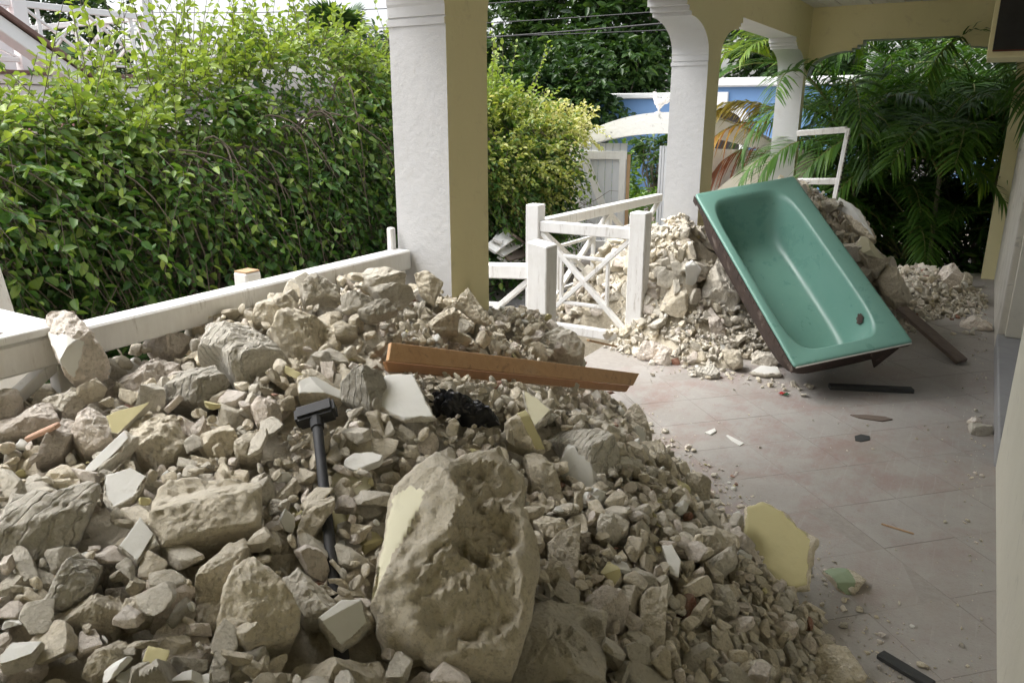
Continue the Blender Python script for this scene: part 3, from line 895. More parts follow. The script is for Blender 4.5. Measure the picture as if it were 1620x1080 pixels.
def hero(name, label, cat, poly, mats='rubble', th=0.10, bulge=0.18, facets=5, rough=0.05, jag=0.03, tilt=0.0, lean=0.55, paint=None, paint_mat='chip_white', lift=0.0, dents=(), anchor=None, group=None, back=0.86, seed=None, short=None, planes=None, grit=1.0):
    """one broken piece: its outline seen from the doorway gives size and place, the body has its own depth"""
    global HERO_N
    HERO_N += 1
    sd_ = HERO_N * 13 + 1 if seed is None else seed
    g_ = np.random.default_rng(sd_)
    poly = np.array(poly, float)
    cpx = poly.mean(0)
    c = march(*cpx, np.maximum(T, -9), lift) if anchor is None else np.array(anchor, float)
    toc = unit(CAM - c)
    e_r = unit(np.cross((0, 0, 1), toc))
    n_ = unit(toc * (1 - lean) + np.array((0, 0, 1.0)) * lean + e_r * tilt)
    e1 = unit(np.cross((0, 0, 1), n_))
    e2 = np.cross(n_, e1)
    def plane(pts):
        out = []
        for x, y in pts:
            d = ray(x, y)
            p = CAM + d * ((c - CAM) @ n_ / (d @ n_))
            out.append(((p - c) @ e1, (p - c) @ e2))
        return np.array(out)
    N = 136
    O = plane(poly)
    O = cross_resample(O, N)
    size = math.sqrt(max(1e-6, 0.5 * abs(np.sum(O[:, 0] * np.roll(O[:, 1], -1) - np.roll(O[:, 0], -1) * O[:, 1]))))
    cen = O.mean(0)
    dirs = O - cen
    jn = vnoise(np.column_stack([O * 1.0, np.zeros(N)]), 2.2 / size * 3, sd_, 4)
    Os = O
    O = cen + dirs * (1 + jag * 1.6 * jn)[:, None]
    ew, ev = np.linalg.eigh(np.cov((Os - cen).T))
    pl = [(g_.normal(0, 0.62, 2), g_.uniform(0.0, 0.24)) for _ in range(facets)]
    if planes:
        pl = [(np.array(q_[:2], float), q_[2]) for q_ in planes]
        facets = 1
    def height(p):
        rho = (((p - cen) @ ev) ** 2 / (2 * ew)).sum(1)
        z = 0.55 * bulge * size * (1 - np.clip(rho, 0, 1.4))
        if facets:
            pn = (p - cen) / size
            z = z + size * 0.85 * np.clip(np.min([b_ - pn @ a_ for a_, b_ in pl], axis=0), -0.45, 0.3)
        return z
    V = []
    for r_ in FR:
        p = cen + ((Os - cen) + (O - Os) * r_ ** 5) * r_
        V.append(np.column_stack([p, height(p) - size * 0.035 * max(0, (r_ - 0.9) / 0.1) ** 2]))
    z_edge = V[-1][:, 2].copy()
    for k, (f, s_) in enumerate([(0.06, 1.012), (0.25, 1.03), (0.5, 1.0 if back > 0.8 else 0.95), (0.8, (1 + back) / 2), (1.0, back), (1.02, back * 0.55), (1.02, 0.02)]):
        p = cen + (O - cen) * s_
        V.append(np.column_stack([p, z_edge * (1 - f) - th * f]))
    V = np.concatenate(V)
    front = np.arange(len(V)) < N * len(FR)
    pm_ = np.zeros(len(V), bool)
    if paint is not None:
        PP = cross_resample(plane(paint), 90)
        PP = PP + (0.05 * size) * vnoise(np.column_stack([PP, np.zeros(90)]), 40, sd_, 3)[:, None] * 0.5
        pm_ = front & in_poly(V[:, 0], V[:, 1], [tuple(x) for x in PP])
    W = V.copy()
    amp = np.where(pm_, 0.08, 1.0)
    n1_ = vnoise(V, 1.6 / size, sd_, 2)
    n2_ = vnoise(V, 5.0 / size, sd_ + 3, 4, 0.6)
    n3_ = np.abs(vnoise(V, 2.6 / size, sd_ + 7, 3, 0.5))
    edge = np.concatenate([np.repeat(FR, N), np.ones(len(V) - N * len(FR))])
    n4_ = vnoise(V, 22.0, sd_ + 21, 4, 0.62)
    n5_ = np.abs(vnoise(V, 34.0, sd_ + 23, 2, 0.6))
    W[:, 2] += amp * (size * (rough * 0.7 * n1_ + rough * 0.8 * n2_ - rough * 0.6 * n3_) + grit * (0.0050 * n4_ - 0.0045 * n5_)) * np.where(front, 1, 0.4)
    side = ~front
    rad = (V[:, :2] - cen)
    W[:, :2] += rad * (np.where(side, 1.0, edge ** 8 * 0.5) * rough * 1.4 * vnoise(V, 6.0 / size, sd_ + 5, 4, 0.6))[:, None]
    for (dx, dy, dr, dd) in dents:                      # broken-out hollows
        dc = plane([(dx, dy)])[0]
        rr = np.hypot(*(V[:, :2] - dc).T) / (dr * size)
        nn = vnoise(V, 4 / size, sd_ + 9, 3) * 0.25
        W[:, 2] -= np.where(front, dd * size * np.clip(1 - (rr + nn) ** 4, 0, 1), 0)
        W[:, 2] += np.where(front & (rr < 0.95), 0.05 * size * vnoise(V, 16 / size, sd_ + 11, 3), 0)
    X = W[:, :1] * e1 + W[:, 1:2] * e2 + W[:, 2:3] * n_
    rows = len(V) // N
    i_ = np.arange(rows - 1)[:, None] * N
    k_ = np.arange(N)[None, :]
    Q = np.stack([i_ + k_, i_ + N + k_, i_ + N + (k_ + 1) % N, i_ + (k_ + 1) % N], -1).reshape(-1, 4)
    mi = (pm_[Q].sum(1) >= 3).astype(int)
    me = mesh_np(name, X, quads=Q, smooth=True, mat_idx=mi, tone=np.full(len(X), g_.uniform(-0.08, 0.10)))
    me.set_sharp_from_angle(angle=R(48))
    o = link(name, me, [M[mats], M[paint_mat]], loc=c)
    tag(o, label, cat, group)
    Xw = X + c
    if anchor is None:
        ii, jj = cell(Xw[:, 0], Xw[:, 1])
        np.maximum.at(Hh, (ii, jj), Xw[:, 2])
        HEROCELL[ii, jj] = True
    LAND.append((cpx, short or label))
    return o
def Z(ox, oy, s_):
    return lambda *p: [(ox + p[i] / s_, oy + p[i + 1] / s_) for i in range(0, len(p), 2)]
za, zb_, zc = Z(0, 720, 3), Z(540, 720, 3), Z(1080, 720, 3)
zd, ze, zf = Z(0, 380, 3), Z(540, 380, 3), Z(1080, 380, 3)
zg = Z(560, 640, 2.571)
zt = Z(1080, 250, 2.92)
# the biggest: hollow boulder in the middle
hero('boulder', 'largest boulder in front, hollowed and cracked with a cream painted flank', 'boulder',
     zg(150, 240, 240, 170, 330, 125, 410, 150, 600, 70, 640, 150, 710, 180, 700, 340, 760, 480, 745, 720, 740, 770, 690, 900, 650, 985, 530, 990, 330, 1000, 250, 930, 110, 900, 75, 770, 48, 738, 100, 460, 130, 290),
     'rubble', 0.26, 0.06, 6, 0.022, 0.015, 0.0, 0.42, zg(146, 288, 212, 268, 290, 312, 236, 420, 150, 560, 48, 738, 78, 600, 102, 470), 'chip_cream', 0.21,
     [(560 + 545 / 2.571, 640 + 462 / 2.571, 0.20, 0.17), (560 + 470 / 2.571, 640 + 715 / 2.571, 0.31, 0.09), (560 + 530 / 2.571, 640 + 275 / 2.571, 0.19, 0.10)], short='big hollow boulder', planes=[(0, 0.05, 0.14), (-0.55, 0.12, -0.02), (0.60, 0.2, 0.02), (0.1, 0.45, 0.06), (0.15, -0.6, 0.0), (-0.3, -0.5, 0.02)], grit=1.25)
hero('broken_slab', 'large cracked grey slab below the hollow boulder at the bottom edge', 'slab', zg(480, 1090, 530, 1010, 650, 985, 700, 900, 745, 760, 850, 730, 990, 722, 1038, 762, 1036, 1100), 'rubble_grey', 0.12, 0.05, 4, 0.05, 0.015, 0.1, 0.5, lift=0.03,
     dents=[(560 + 985 / 2.571, 640 + 830 / 2.571, 0.12, 0.16), (560 + 880 / 2.571, 640 + 950 / 2.571, 0.22, 0.05)], short='cracked grey slab')
hero('broken_slab', 'striped plaster fragment with pale painted corner, right behind the hollow boulder', 'slab', zg(828, 240, 868, 160, 800, 90, 850, 55, 940, 52, 1040, 100, 1105, 215, 1050, 250, 965, 362, 890, 300), 'rubble_comb', 0.10, 0.10, 3, 0.03, 0.02, 0.15, 0.5, zg(828, 240, 868, 160, 930, 225, 1005, 290, 965, 362, 890, 300), 'chip_white', 0.05, short='striped plaster fragment')
hero('rubble_chunk', 'chunk with a bright yellow painted side behind the hollow boulder', 'rubble chunk', zg(618, 72, 690, 34, 788, 165, 760, 172, 700, 150, 640, 130), 'rubble', 0.08, 0.05, 1, 0.03, 0.02, 0.2, 0.5, zg(655, 52, 690, 34, 788, 165, 745, 168), 'chip_yellow', 0.06, short='yellow sided chunk')
hero('rubble_chunk', 'smooth sloping chunk wedged between hollow boulder and striped fragment', 'rubble chunk', zg(705, 185, 770, 175, 815, 230, 880, 385, 800, 395, 735, 350), 'rubble', 0.12, 0.12, 4, 0.03, 0.02, 0.2, 0.4, lift=0.03, short='smooth sloping chunk')
hero('rubble_chunk', 'small chunk with olive painted end above the cracked grey slab', 'rubble chunk', zg(998, 682, 1035, 614, 1078, 650, 1090, 690, 1058, 732), 'rubble', 0.06, 0.1, 2, 0.02, 0.02, 0, 0.5, zg(1000, 682, 1035, 616, 1078, 652, 1088, 690, 1058, 730), 'chip_yellow', 0.03, short='olive painted chunk')
hero('concrete_block', 'upright squared block between the hollow boulder and the olive painted chunk', 'block', zg(790, 545, 850, 520, 918, 490, 910, 680, 855, 722, 800, 690), 'rubble', 0.10, 0.04, 2, 0.03, 0.02, 0.1, 0.35, lift=0.03, short='upright squared block')
hero('rubble_chunk', 'rounded chunk lying on top of the upright squared block', 'rubble chunk', zg(728, 460, 770, 425, 850, 450, 886, 492, 850, 540, 770, 520), 'rubble', 0.09, 0.2, 5, 0.05, 0.02, 0, 0.5, lift=0.06, short='rounded chunk')
hero('broken_slab', 'large plaster slab painted olive yellow at the right foot of the heap', 'slab', zc(300, 238, 380, 215, 480, 262, 545, 335, 640, 392, 622, 470, 600, 622, 520, 640, 462, 600, 380, 585, 330, 555, 265, 512, 290, 430), 'rubble', 0.06, 0.0, 0, 0.03, 0.015, 0.0, 0.35, zc(300, 238, 380, 215, 480, 262, 525, 325, 610, 395, 600, 480, 590, 615, 520, 638, 462, 600, 380, 585, 330, 555, 265, 512, 290, 430), 'chip_yellow', 0.05, short='olive yellow slab')
hero('rubble_chunk', 'single wedge with a green painted face lying on the floor', 'rubble chunk', zc(678, 530, 715, 512, 800, 520, 870, 590, 800, 672, 765, 676, 730, 640), 'rubble', 0.09, 0.12, 2, 0.03, 0.02, 0.2, 0.4, zc(680, 532, 715, 515, 785, 520, 810, 600, 800, 672, 765, 675, 728, 640), 'chip_green', 0.02, short='green faced wedge')
hero('rubble_chunk', 'flat triangular stone at the bottom edge between heap and floor', 'rubble chunk', zc(630, 905, 780, 880, 885, 1005, 860, 1030, 745, 1075, 650, 1060), 'rubble', 0.07, 0.06, 2, 0.03, 0.02, 0, 0.75, lift=0.03, short='flat triangular stone')
hero('rubble_chunk', 'squared yellowish chunk leaning at the top right foot of the heap', 'rubble chunk', zc(18, 92, 70, 86, 135, 112, 128, 255, 60, 282, 18, 225), 'rubble', 0.08, 0.04, 2, 0.03, 0.02, 0, 0.3, lift=0.03, short='squared yellowish chunk')
hero('rubble_chunk', 'broad stone left of the olive yellow slab', 'rubble chunk', zc(40, 380, 80, 320, 135, 308, 272, 350, 255, 395, 190, 440, 85, 500), 'rubble', 0.10, 0.12, 4, 0.04, 0.02, 0, 0.4, lift=0.03, short='broad stone')
hero('rubble_chunk', 'grey stone tucked under the left corner of the olive yellow slab', 'rubble chunk', zc(80, 505, 180, 440, 250, 408, 262, 490, 190, 545, 110, 540), 'rubble_grey', 0.08, 0.12, 4, 0.04, 0.02, 0, 0.4, lift=0.03, short='grey tucked stone')
hero('rubble_chunk', 'lens shaped grey stone below the olive yellow slab', 'rubble chunk', zc(88, 625, 140, 600, 215, 605, 272, 700, 250, 742, 150, 730), 'rubble_grey', 0.08, 0.12, 4, 0.03, 0.02, 0, 0.45, lift=0.03, short='lens shaped stone')
hero('concrete_block', 'narrow upright block right of the cracked grey slab', 'block', zb_(1420, 690, 1445, 640, 1500, 622, 1545, 625, 1530, 965, 1470, 960, 1410, 920), 'rubble', 0.08, 0.03, 2, 0.03, 0.02, 0.15, 0.35, lift=0.04, short='narrow upright block')
hero('rubble_chunk', 'chip with a white painted face at the heap\'s right shoulder', 'rubble chunk', zb_(1522, 425, 1570, 422, 1612, 500, 1600, 580, 1560, 560), 'rubble_grey', 0.04, 0.02, 0, 0.02, 0.02, 0, 0.4, zb_(1522, 425, 1570, 422, 1612, 500, 1600, 580, 1560, 560), 'chip_white', 0.04, short='white faced chip')
hero('rubble_chunk', 'dark grey rounded stone between striped fragment and white faced chip', 'rubble chunk', zb_(1212, 330, 1230, 270, 1290, 245, 1368, 280, 1360, 330, 1290, 385, 1225, 390), 'rubble_grey', 0.08, 0.15, 4, 0.03, 0.02, 0, 0.45, lift=0.04, short='dark rounded stone')
hero('rubble_chunk', 'mottled stone below the dark grey rounded stone', 'rubble chunk', zb_(1352, 530, 1400, 500, 1480, 545, 1520, 610, 1500, 640, 1410, 610), 'rubble_grey', 0.07, 0.15, 4, 0.03, 0.02, 0, 0.45, lift=0.03, short='mottled stone')
hero('rubble_chunk', 'tall leaning stone just right of the olive painted chunk', 'rubble chunk', zb_(1312, 640, 1350, 590, 1445, 640, 1420, 720, 1380, 755, 1340, 720), 'rubble', 0.07, 0.1, 3, 0.03, 0.02, 0.1, 0.4, lift=0.03, short='tall leaning stone')
# left front
hero('broken_slab', 'big grey slab with combed grooves at the left edge of the photo', 'slab', za(-40, 300, 5, 280, 60, 158, 120, 178, 180, 165, 240, 190, 300, 165, 400, 150, 462, 170, 440, 250, 370, 400, 180, 540, 0, 605, -40, 600), 'rubble_comb', 0.12, 0.05, 2, 0.03, 0.02, 0.1, 0.35, lift=0.05, short='combed grey slab')
hero('concrete_block', 'large squared block with rough broken top, left of the sledgehammer', 'block', za(705, 130, 735, 60, 790, 22, 900, 12, 1170, 30, 1235, 100, 1235, 325, 1000, 368, 770, 420, 712, 330), 'rubble', 0.22, 0.02, 2, 0.030, 0.008, 0.0, 0.45, lift=0.09, short='large squared block', planes=[(0.03, 0.0, 0.06), (-0.05, 1.5, 0.0)])
hero('rubble_chunk', 'bun shaped stone with sandy face below the large squared block', 'rubble chunk', za(1025, 790, 1060, 640, 1110, 540, 1200, 500, 1300, 570, 1380, 655, 1430, 740, 1385, 820, 1200, 885, 1120, 850), 'rubble', 0.14, 0.14, 4, 0.04, 0.02, 0.05, 0.45, lift=0.05, short='bun shaped stone')
hero('rubble_chunk', 'long upright stone left of the bun shaped stone', 'rubble chunk', za(905, 690, 920, 600, 960, 510, 1070, 372, 1140, 352, 1165, 400, 1120, 520, 1060, 680, 1010, 785, 940, 800), 'rubble', 0.12, 0.14, 4, 0.04, 0.02, -0.1, 0.4, lift=0.05, short='long upright stone')
hero('rubble_chunk', 'ribbed wedge of render under the right edge of the combed slab', 'rubble chunk', za(208, 655, 290, 540, 370, 455, 492, 488, 430, 628, 300, 692, 215, 682), 'rubble_comb', 0.08, 0.06, 2, 0.03, 0.02, 0.1, 0.5, lift=0.04, short='ribbed wedge')
hero('plaster_chip', 'pale grey painted flake left of the large squared block', 'plaster chip', za(492, 205, 498, 92, 620, 52, 698, 95, 645, 200, 530, 265), 'rubble_grey', 0.03, 0.0, 0, 0.02, 0.02, 0.0, 0.5, za(500, 195, 500, 95, 620, 55, 690, 98, 630, 195, 535, 245), 'chip_white', 0.05, short='pale grey flake')
hero('plaster_chip', 'white painted plate standing below the pale grey flake', 'plaster chip', za(562, 432, 665, 288, 732, 372, 760, 420, 718, 440, 650, 505), 'rubble_grey', 0.035, 0.0, 0, 0.02, 0.02, 0.0, 0.45, za(565, 430, 665, 290, 730, 370, 650, 500), 'chip_white', 0.05, short='standing white plate')
hero('plaster_chip', 'long white painted shard lying behind the combed grey slab', 'plaster chip', zd(405, 1078, 470, 1010, 590, 898, 655, 925, 560, 1010, 470, 1090, 380, 1130), 'rubble_grey', 0.05, 0.0, 0, 0.02, 0.015, 0.0, 0.5, zd(405, 1078, 470, 1010, 590, 900, 612, 935, 540, 1010, 450, 1090, 390, 1110), 'chip_white', 0.06, short='long white shard')
hero('rubble_chunk', 'pointed stone leaning against the sledgehammer handle', 'rubble chunk', za(1412, 330, 1440, 260, 1462, 210, 1590, 158, 1592, 225, 1540, 300, 1440, 432), 'rubble', 0.06, 0.06, 3, 0.02, 0.02, 0.1, 0.4, lift=0.06, short='pointed stone')
hero('rubble_chunk', 'ragged stone right of the bun shaped stone', 'rubble chunk', za(1338, 562, 1420, 528, 1540, 600, 1620, 705, 1580, 740, 1440, 755), 'rubble_grey', 0.10, 0.1, 4, 0.05, 0.03, 0, 0.5, lift=0.04, short='ragged stone')
hero('rubble_chunk', 'crumbly conglomerate of stones at the lower left', 'rubble chunk', za(390, 990, 450, 900, 560, 830, 620, 860, 600, 930, 540, 1010, 430, 1025), 'rubble', 0.08, 0.1, 6, 0.07, 0.04, 0, 0.55, lift=0.03, short='crumbly conglomerate')
hero('plaster_chip', 'flat white tile piece in the bottom left corner', 'plaster chip', za(-20, 960, 60, 880, 205, 878, 150, 942, 0, 992), 'rubble_grey', 0.03, 0.0, 0, 0.02, 0.015, 0, 0.7, za(-10, 960, 60, 884, 200, 881, 150, 938, 5, 985), 'chip_white', 0.05, short='bottom left white tile')
hero('plaster_chip', 'white chip at the bottom edge below the crumbly conglomerate', 'plaster chip', za(800, 1085, 860, 1040, 1002, 1004, 990, 1085), 'rubble_grey', 0.05, 0.02, 1, 0.02, 0.02, 0, 0.6, za(805, 1082, 865, 1042, 995, 1008, 985, 1080), 'chip_white', 0.04, short='bottom white chip')
hero('rubble_chunk', 'blocky stone at the bottom edge left of the hollow boulder', 'rubble chunk', za(1320, 1090, 1340, 1010, 1430, 920, 1490, 960, 1600, 950, 1800, 925, 1890, 1050, 1860, 1100), 'rubble', 0.12, 0.08, 4, 0.04, 0.02, 0, 0.5, lift=0.03, short='bottom blocky stone')
hero('plaster_chip', 'pale flat piece touching the lower left of the hollow boulder', 'plaster chip', zb_(-110, 790, 0, 705, 100, 698, 135, 770, 80, 840, 0, 888, -60, 850), 'rubble_grey', 0.05, 0.03, 1, 0.02, 0.02, 0, 0.5, zb_(-105, 790, 0, 708, 95, 702, 120, 770, 0, 870), 'chip_white', 0.05, short='pale flat piece')
hero('rubble_chunk', 'big buried stone between the ribbed wedge and the long upright stone', 'rubble chunk', za(250, 720, 360, 660, 560, 620, 600, 700, 520, 800, 400, 790, 260, 770), 'rubble', 0.12, 0.10, 5, 0.05, 0.03, 0, 0.5, lift=0.02, short='big buried stone')
hero('rubble_chunk', 'angular stone in front of the long upright stone', 'rubble chunk', za(558, 740, 600, 655, 660, 628, 745, 660, 700, 720, 600, 755), 'rubble', 0.08, 0.12, 5, 0.04, 0.02, 0, 0.5, lift=0.04, short='angular stone')
# left, near the railing
hero('wall_fragment', 'tall wall fragment with smooth white face leaning on the long railing', 'wall fragment', zd(200, 345, 215, 310, 290, 296, 340, 310, 385, 365, 430, 420, 505, 540, 490, 608, 400, 640, 340, 660, 300, 610, 250, 510, 205, 410), 'rubble_pink', 0.16, 0.06, 3, 0.06, 0.02, -0.05, 0.25, zd(206, 398, 260, 430, 300, 445, 345, 470, 400, 480, 385, 545, 345, 652, 320, 640, 260, 530), 'chip_white', 0.16, short='white faced wall fragment')
hero('rubble_chunk', 'grooved boulder of grey render in the upper left of the heap', 'rubble chunk', zd(768, 640, 830, 580, 910, 555, 1000, 560, 1085, 645, 1050, 720, 960, 770, 860, 745, 780, 735), 'rubble_comb', 0.15, 0.12, 4, 0.04, 0.02, -0.1, 0.4, lift=0.07, short='grooved boulder')
hero('rubble_chunk', 'largest grey render block at the top left of the heap', 'rubble chunk', zd(945, 470, 990, 368, 1090, 372, 1180, 365, 1320, 460, 1412, 590, 1300, 690, 1180, 700, 1120, 640, 1050, 520), 'rubble_comb', 0.18, 0.10, 5, 0.04, 0.02, 0.1, 0.4, lift=0.07, short='largest grey render block')
hero('rubble_chunk', 'hollowed tan block right of the largest grey render block', 'rubble chunk', zd(1288, 405, 1340, 340, 1400, 312, 1580, 345, 1625, 380, 1610, 450, 1520, 520, 1420, 550, 1350, 500), 'rubble', 0.14, 0.12, 4, 0.05, 0.02, 0, 0.45, lift=0.05, dents=[(500, 512, 0.28, 0.1)], short='hollowed tan block')
hero('rubble_chunk', 'tan broken stone at the heap\'s crest under the long rail', 'rubble chunk', zd(1188, 360, 1215, 290, 1310, 228, 1370, 235, 1422, 282, 1380, 350, 1300, 405), 'rubble', 0.10, 0.14, 5, 0.05, 0.03, 0, 0.3, lift=0.06, short='tan crest stone')
hero('concrete_block', 'squared block on the crest below the long rail, right of the tan crest stone', 'block', zd(1428, 215, 1470, 170, 1520, 160, 1620, 200, 1622, 268, 1540, 255, 1450, 290), 'rubble_grey', 0.10, 0.05, 2, 0.03, 0.02, 0.1, 0.35, lift=0.06, short='squared crest block')
hero('rubble_chunk', 'squared pale chunk beside the white faced wall fragment', 'rubble chunk', zd(495, 440, 530, 418, 600, 414, 672, 442, 690, 490, 600, 500, 500, 512), 'rubble_pink', 0.09, 0.05, 3, 0.03, 0.02, 0, 0.45, lift=0.05, short='squared pale chunk')
hero('rubble_chunk', 'smooth white stone second from the wall fragment along the railing', 'rubble chunk', zd(672, 455, 720, 400, 780, 384, 850, 402, 912, 430, 840, 510, 720, 514), 'rubble_pink', 0.10, 0.14, 4, 0.03, 0.02, 0, 0.45, lift=0.05, short='smooth white stone')
hero('rubble_chunk', 'whitish lumpy stone above the round conglomerate', 'rubble chunk', zd(470, 680, 560, 600, 650, 560, 760, 514, 855, 540, 820, 600, 740, 660, 640, 740, 530, 720), 'rubble_pink', 0.13, 0.10, 5, 0.06, 0.03, 0, 0.45, lift=0.04, short='whitish lumpy stone')
hero('rubble_chunk', 'round conglomerate of sandy rubble below the grooved boulder', 'rubble chunk', zd(600, 860, 650, 815, 720, 800, 830, 800, 892, 930, 830, 1000, 740, 1036, 640, 985), 'rubble', 0.14, 0.14, 5, 0.06, 0.03, 0, 0.45, lift=0.05, short='round conglomerate')
hero('plaster_chip', 'dusty yellow painted plaster plate left of the round conglomerate', 'plaster chip', zd(502, 832, 560, 805, 650, 785, 722, 760, 640, 840, 560, 922, 528, 912), 'rubble_grey', 0.04, 0.0, 0, 0.02, 0.015, 0, 0.4, zd(505, 832, 560, 806, 650, 786, 715, 764, 640, 838, 558, 918, 530, 908), 'chip_yellow', 0.05, short='dusty yellow plate')
hero('rubble_chunk', 'pale rounded stone left of the dusty yellow plate', 'rubble chunk', zd(328, 902, 370, 830, 422, 788, 510, 830, 532, 930, 470, 965, 390, 972), 'rubble_pink', 0.12, 0.14, 4, 0.04, 0.02, 0, 0.45, lift=0.04, short='pale rounded stone')
hero('rubble_chunk', 'slanting oblong stone beside the bare wood lath', 'rubble chunk', zd(158, 1012, 220, 920, 290, 820, 362, 835, 340, 900, 290, 985), 'rubble_pink', 0.10, 0.1, 4, 0.04, 0.02, 0, 0.45, lift=0.05, short='slanting oblong stone')
hero('boulder', 'wide pinkish boulder at the left edge under the railing', 'boulder', zd(-30, 820, 70, 800, 150, 765, 235, 750, 280, 842, 200, 885, 0, 895, -30, 880), 'rubble_pink', 0.15, 0.10, 4, 0.04, 0.02, 0, 0.45, lift=0.05, short='wide pinkish boulder')
hero('rubble_chunk', 'grey broken chunk below the white faced wall fragment', 'rubble chunk', zd(200, 742, 270, 700, 340, 668, 408, 690, 380, 790, 290, 812), 'rubble_grey', 0.10, 0.1, 4, 0.05, 0.02, 0, 0.45, lift=0.04, short='grey broken chunk')
hero('rubble_chunk', 'rounded pink stone at the left edge above the wide pinkish boulder', 'rubble chunk', zd(-40, 720, 20, 690, 80, 700, 102, 740, 60, 800, -30, 815), 'rubble_pink', 0.10, 0.14, 4, 0.04, 0.02, 0, 0.45, lift=0.05, short='rounded pink stone')
hero('rubble_chunk', 'pale oval stone between the round conglomerate and the sledgehammer', 'rubble chunk', zd(1182, 765, 1230, 748, 1312, 752, 1335, 800, 1310, 850, 1220, 842), 'rubble_pink', 0.07, 0.16, 4, 0.04, 0.02, 0, 0.5, lift=0.04, short='pale oval stone')
hero('rubble_chunk', 'faceted sandy stone right of the round conglomerate', 'rubble chunk', zd(928, 922, 1000, 865, 1082, 828, 1132, 930, 1090, 985, 980, 985), 'rubble', 0.10, 0.12, 5, 0.04, 0.02, 0, 0.45, lift=0.04, short='faceted sandy stone')
hero('rubble_chunk', 'pyramid shaped stone left of the sledgehammer handle', 'rubble chunk', zd(1108, 972, 1180, 880, 1242, 870, 1245, 940, 1230, 1022, 1130, 1022), 'rubble', 0.09, 0.12, 4, 0.04, 0.02, 0, 0.4, lift=0.04, short='pyramid stone')
hero('plaster_chip', 'pale green painted wedge above the sledgehammer head', 'plaster chip', zd(1412, 665, 1480, 588, 1560, 640, 1630, 695, 1620, 745, 1420, 742), 'rubble', 0.08, 0.02, 1, 0.03, 0.02, 0, 0.4, zd(1415, 690, 1500, 650, 1560, 665, 1630, 700, 1618, 742, 1422, 740), 'chip_white', 0.05, short='pale green wedge')
# far part of the heap
hero('floor_tile_piece', 'flat pale tile half buried left of the black plastic bag', 'tile', ze(205, 632, 340, 630, 448, 838, 300, 848, 100, 762), 'rubble_grey', 0.025, 0.0, 0, 0.012, 0.01, 0, 0.6, ze(210, 635, 338, 633, 440, 832, 300, 842, 105, 760), 'chip_white', 0.05, short='flat pale tile')
hero('rubble_chunk', 'fluted cornice fragment left of the flat pale tile', 'rubble chunk', ze(-10, 655, 80, 610, 190, 598, 222, 690, 130, 772, 0, 715), 'rubble_comb', 0.09, 0.08, 2, 0.03, 0.02, 0, 0.45, lift=0.07, short='fluted fragment')
hero('rubble_chunk', 'triangular slab standing on end in front of the near column', 'rubble chunk', ze(542, 302, 600, 215, 660, 300, 716, 380, 690, 396, 620, 370), 'rubble', 0.06, 0.05, 3, 0.03, 0.02, 0, 0.25, lift=0.08, short='standing triangular slab')
hero('rubble_chunk', 'upright tan stone touching the white side of the near column', 'rubble chunk', ze(345, 150, 400, 142, 482, 192, 440, 295, 375, 250), 'rubble', 0.08, 0.1, 4, 0.04, 0.02, 0, 0.25, lift=0.10, short='upright tan stone')
hero('rubble_chunk', 'rough grey lump on the crest left of the upright tan stone', 'rubble chunk', ze(98, 150, 130, 130, 210, 108, 305, 160, 298, 222, 200, 228, 105, 215), 'rubble_grey', 0.10, 0.1, 5, 0.05, 0.03, 0, 0.25, lift=0.08, short='rough grey lump')
hero('rubble_chunk', 'pale flat slab lying below the rough grey lump', 'rubble chunk', ze(78, 348, 130, 315, 215, 288, 268, 325, 200, 350, 125, 368), 'rubble_grey', 0.04, 0.02, 1, 0.02, 0.02, 0, 0.55, lift=0.08, short='pale flat slab')
hero('rubble_chunk', 'dark flat slab just under the rough grey lump', 'rubble chunk', ze(130, 238, 230, 222, 332, 214, 350, 245, 300, 285, 225, 302), 'rubble_grey', 0.04, 0.03, 1, 0.02, 0.02, 0, 0.5, lift=0.10, short='dark flat slab')
hero('rubble_chunk', 'pair shaped knobbly stone below the upright tan stone', 'rubble chunk', ze(412, 362, 460, 335, 530, 322, 558, 348, 550, 402, 480, 405, 430, 396), 'rubble', 0.08, 0.12, 5, 0.04, 0.02, 0, 0.45, lift=0.08, short='knobbly stone')
hero('rubble_chunk', 'long flat slab at the left of the crest stones', 'rubble chunk', ze(-5, 252, 90, 248, 172, 250, 192, 292, 100, 305, 0, 312), 'rubble_grey', 0.05, 0.03, 2, 0.02, 0.02, 0, 0.5, lift=0.08, short='long flat slab')
hero('plaster_chip', 'pale painted plate leaning right of the black plastic bag', 'plaster chip', ze(862, 708, 930, 745, 1002, 802, 970, 850, 918, 884, 880, 822), 'rubble_grey', 0.04, 0.0, 0, 0.02, 0.02, 0, 0.4, ze(866, 712, 930, 750, 992, 805, 918, 880, 884, 822), 'chip_cream', 0.06, short='leaning painted plate')
hero('boulder', 'bulky grey boulder at the far right crest of the front heap', 'boulder', ze(935, 470, 980, 425, 1040, 390, 1110, 440, 1152, 490, 1145, 545, 1060, 560, 980, 540), 'rubble_grey', 0.13, 0.12, 5, 0.05, 0.02, 0, 0.35, lift=0.05, short='bulky grey boulder')
hero('rubble_chunk', 'large rounded stone below the right end of the orange board', 'rubble chunk', ze(1320, 800, 1390, 775, 1440, 830, 1475, 920, 1420, 960, 1340, 900), 'rubble', 0.10, 0.14, 4, 0.04, 0.02, 0, 0.4, lift=0.04, short='large rounded stone')
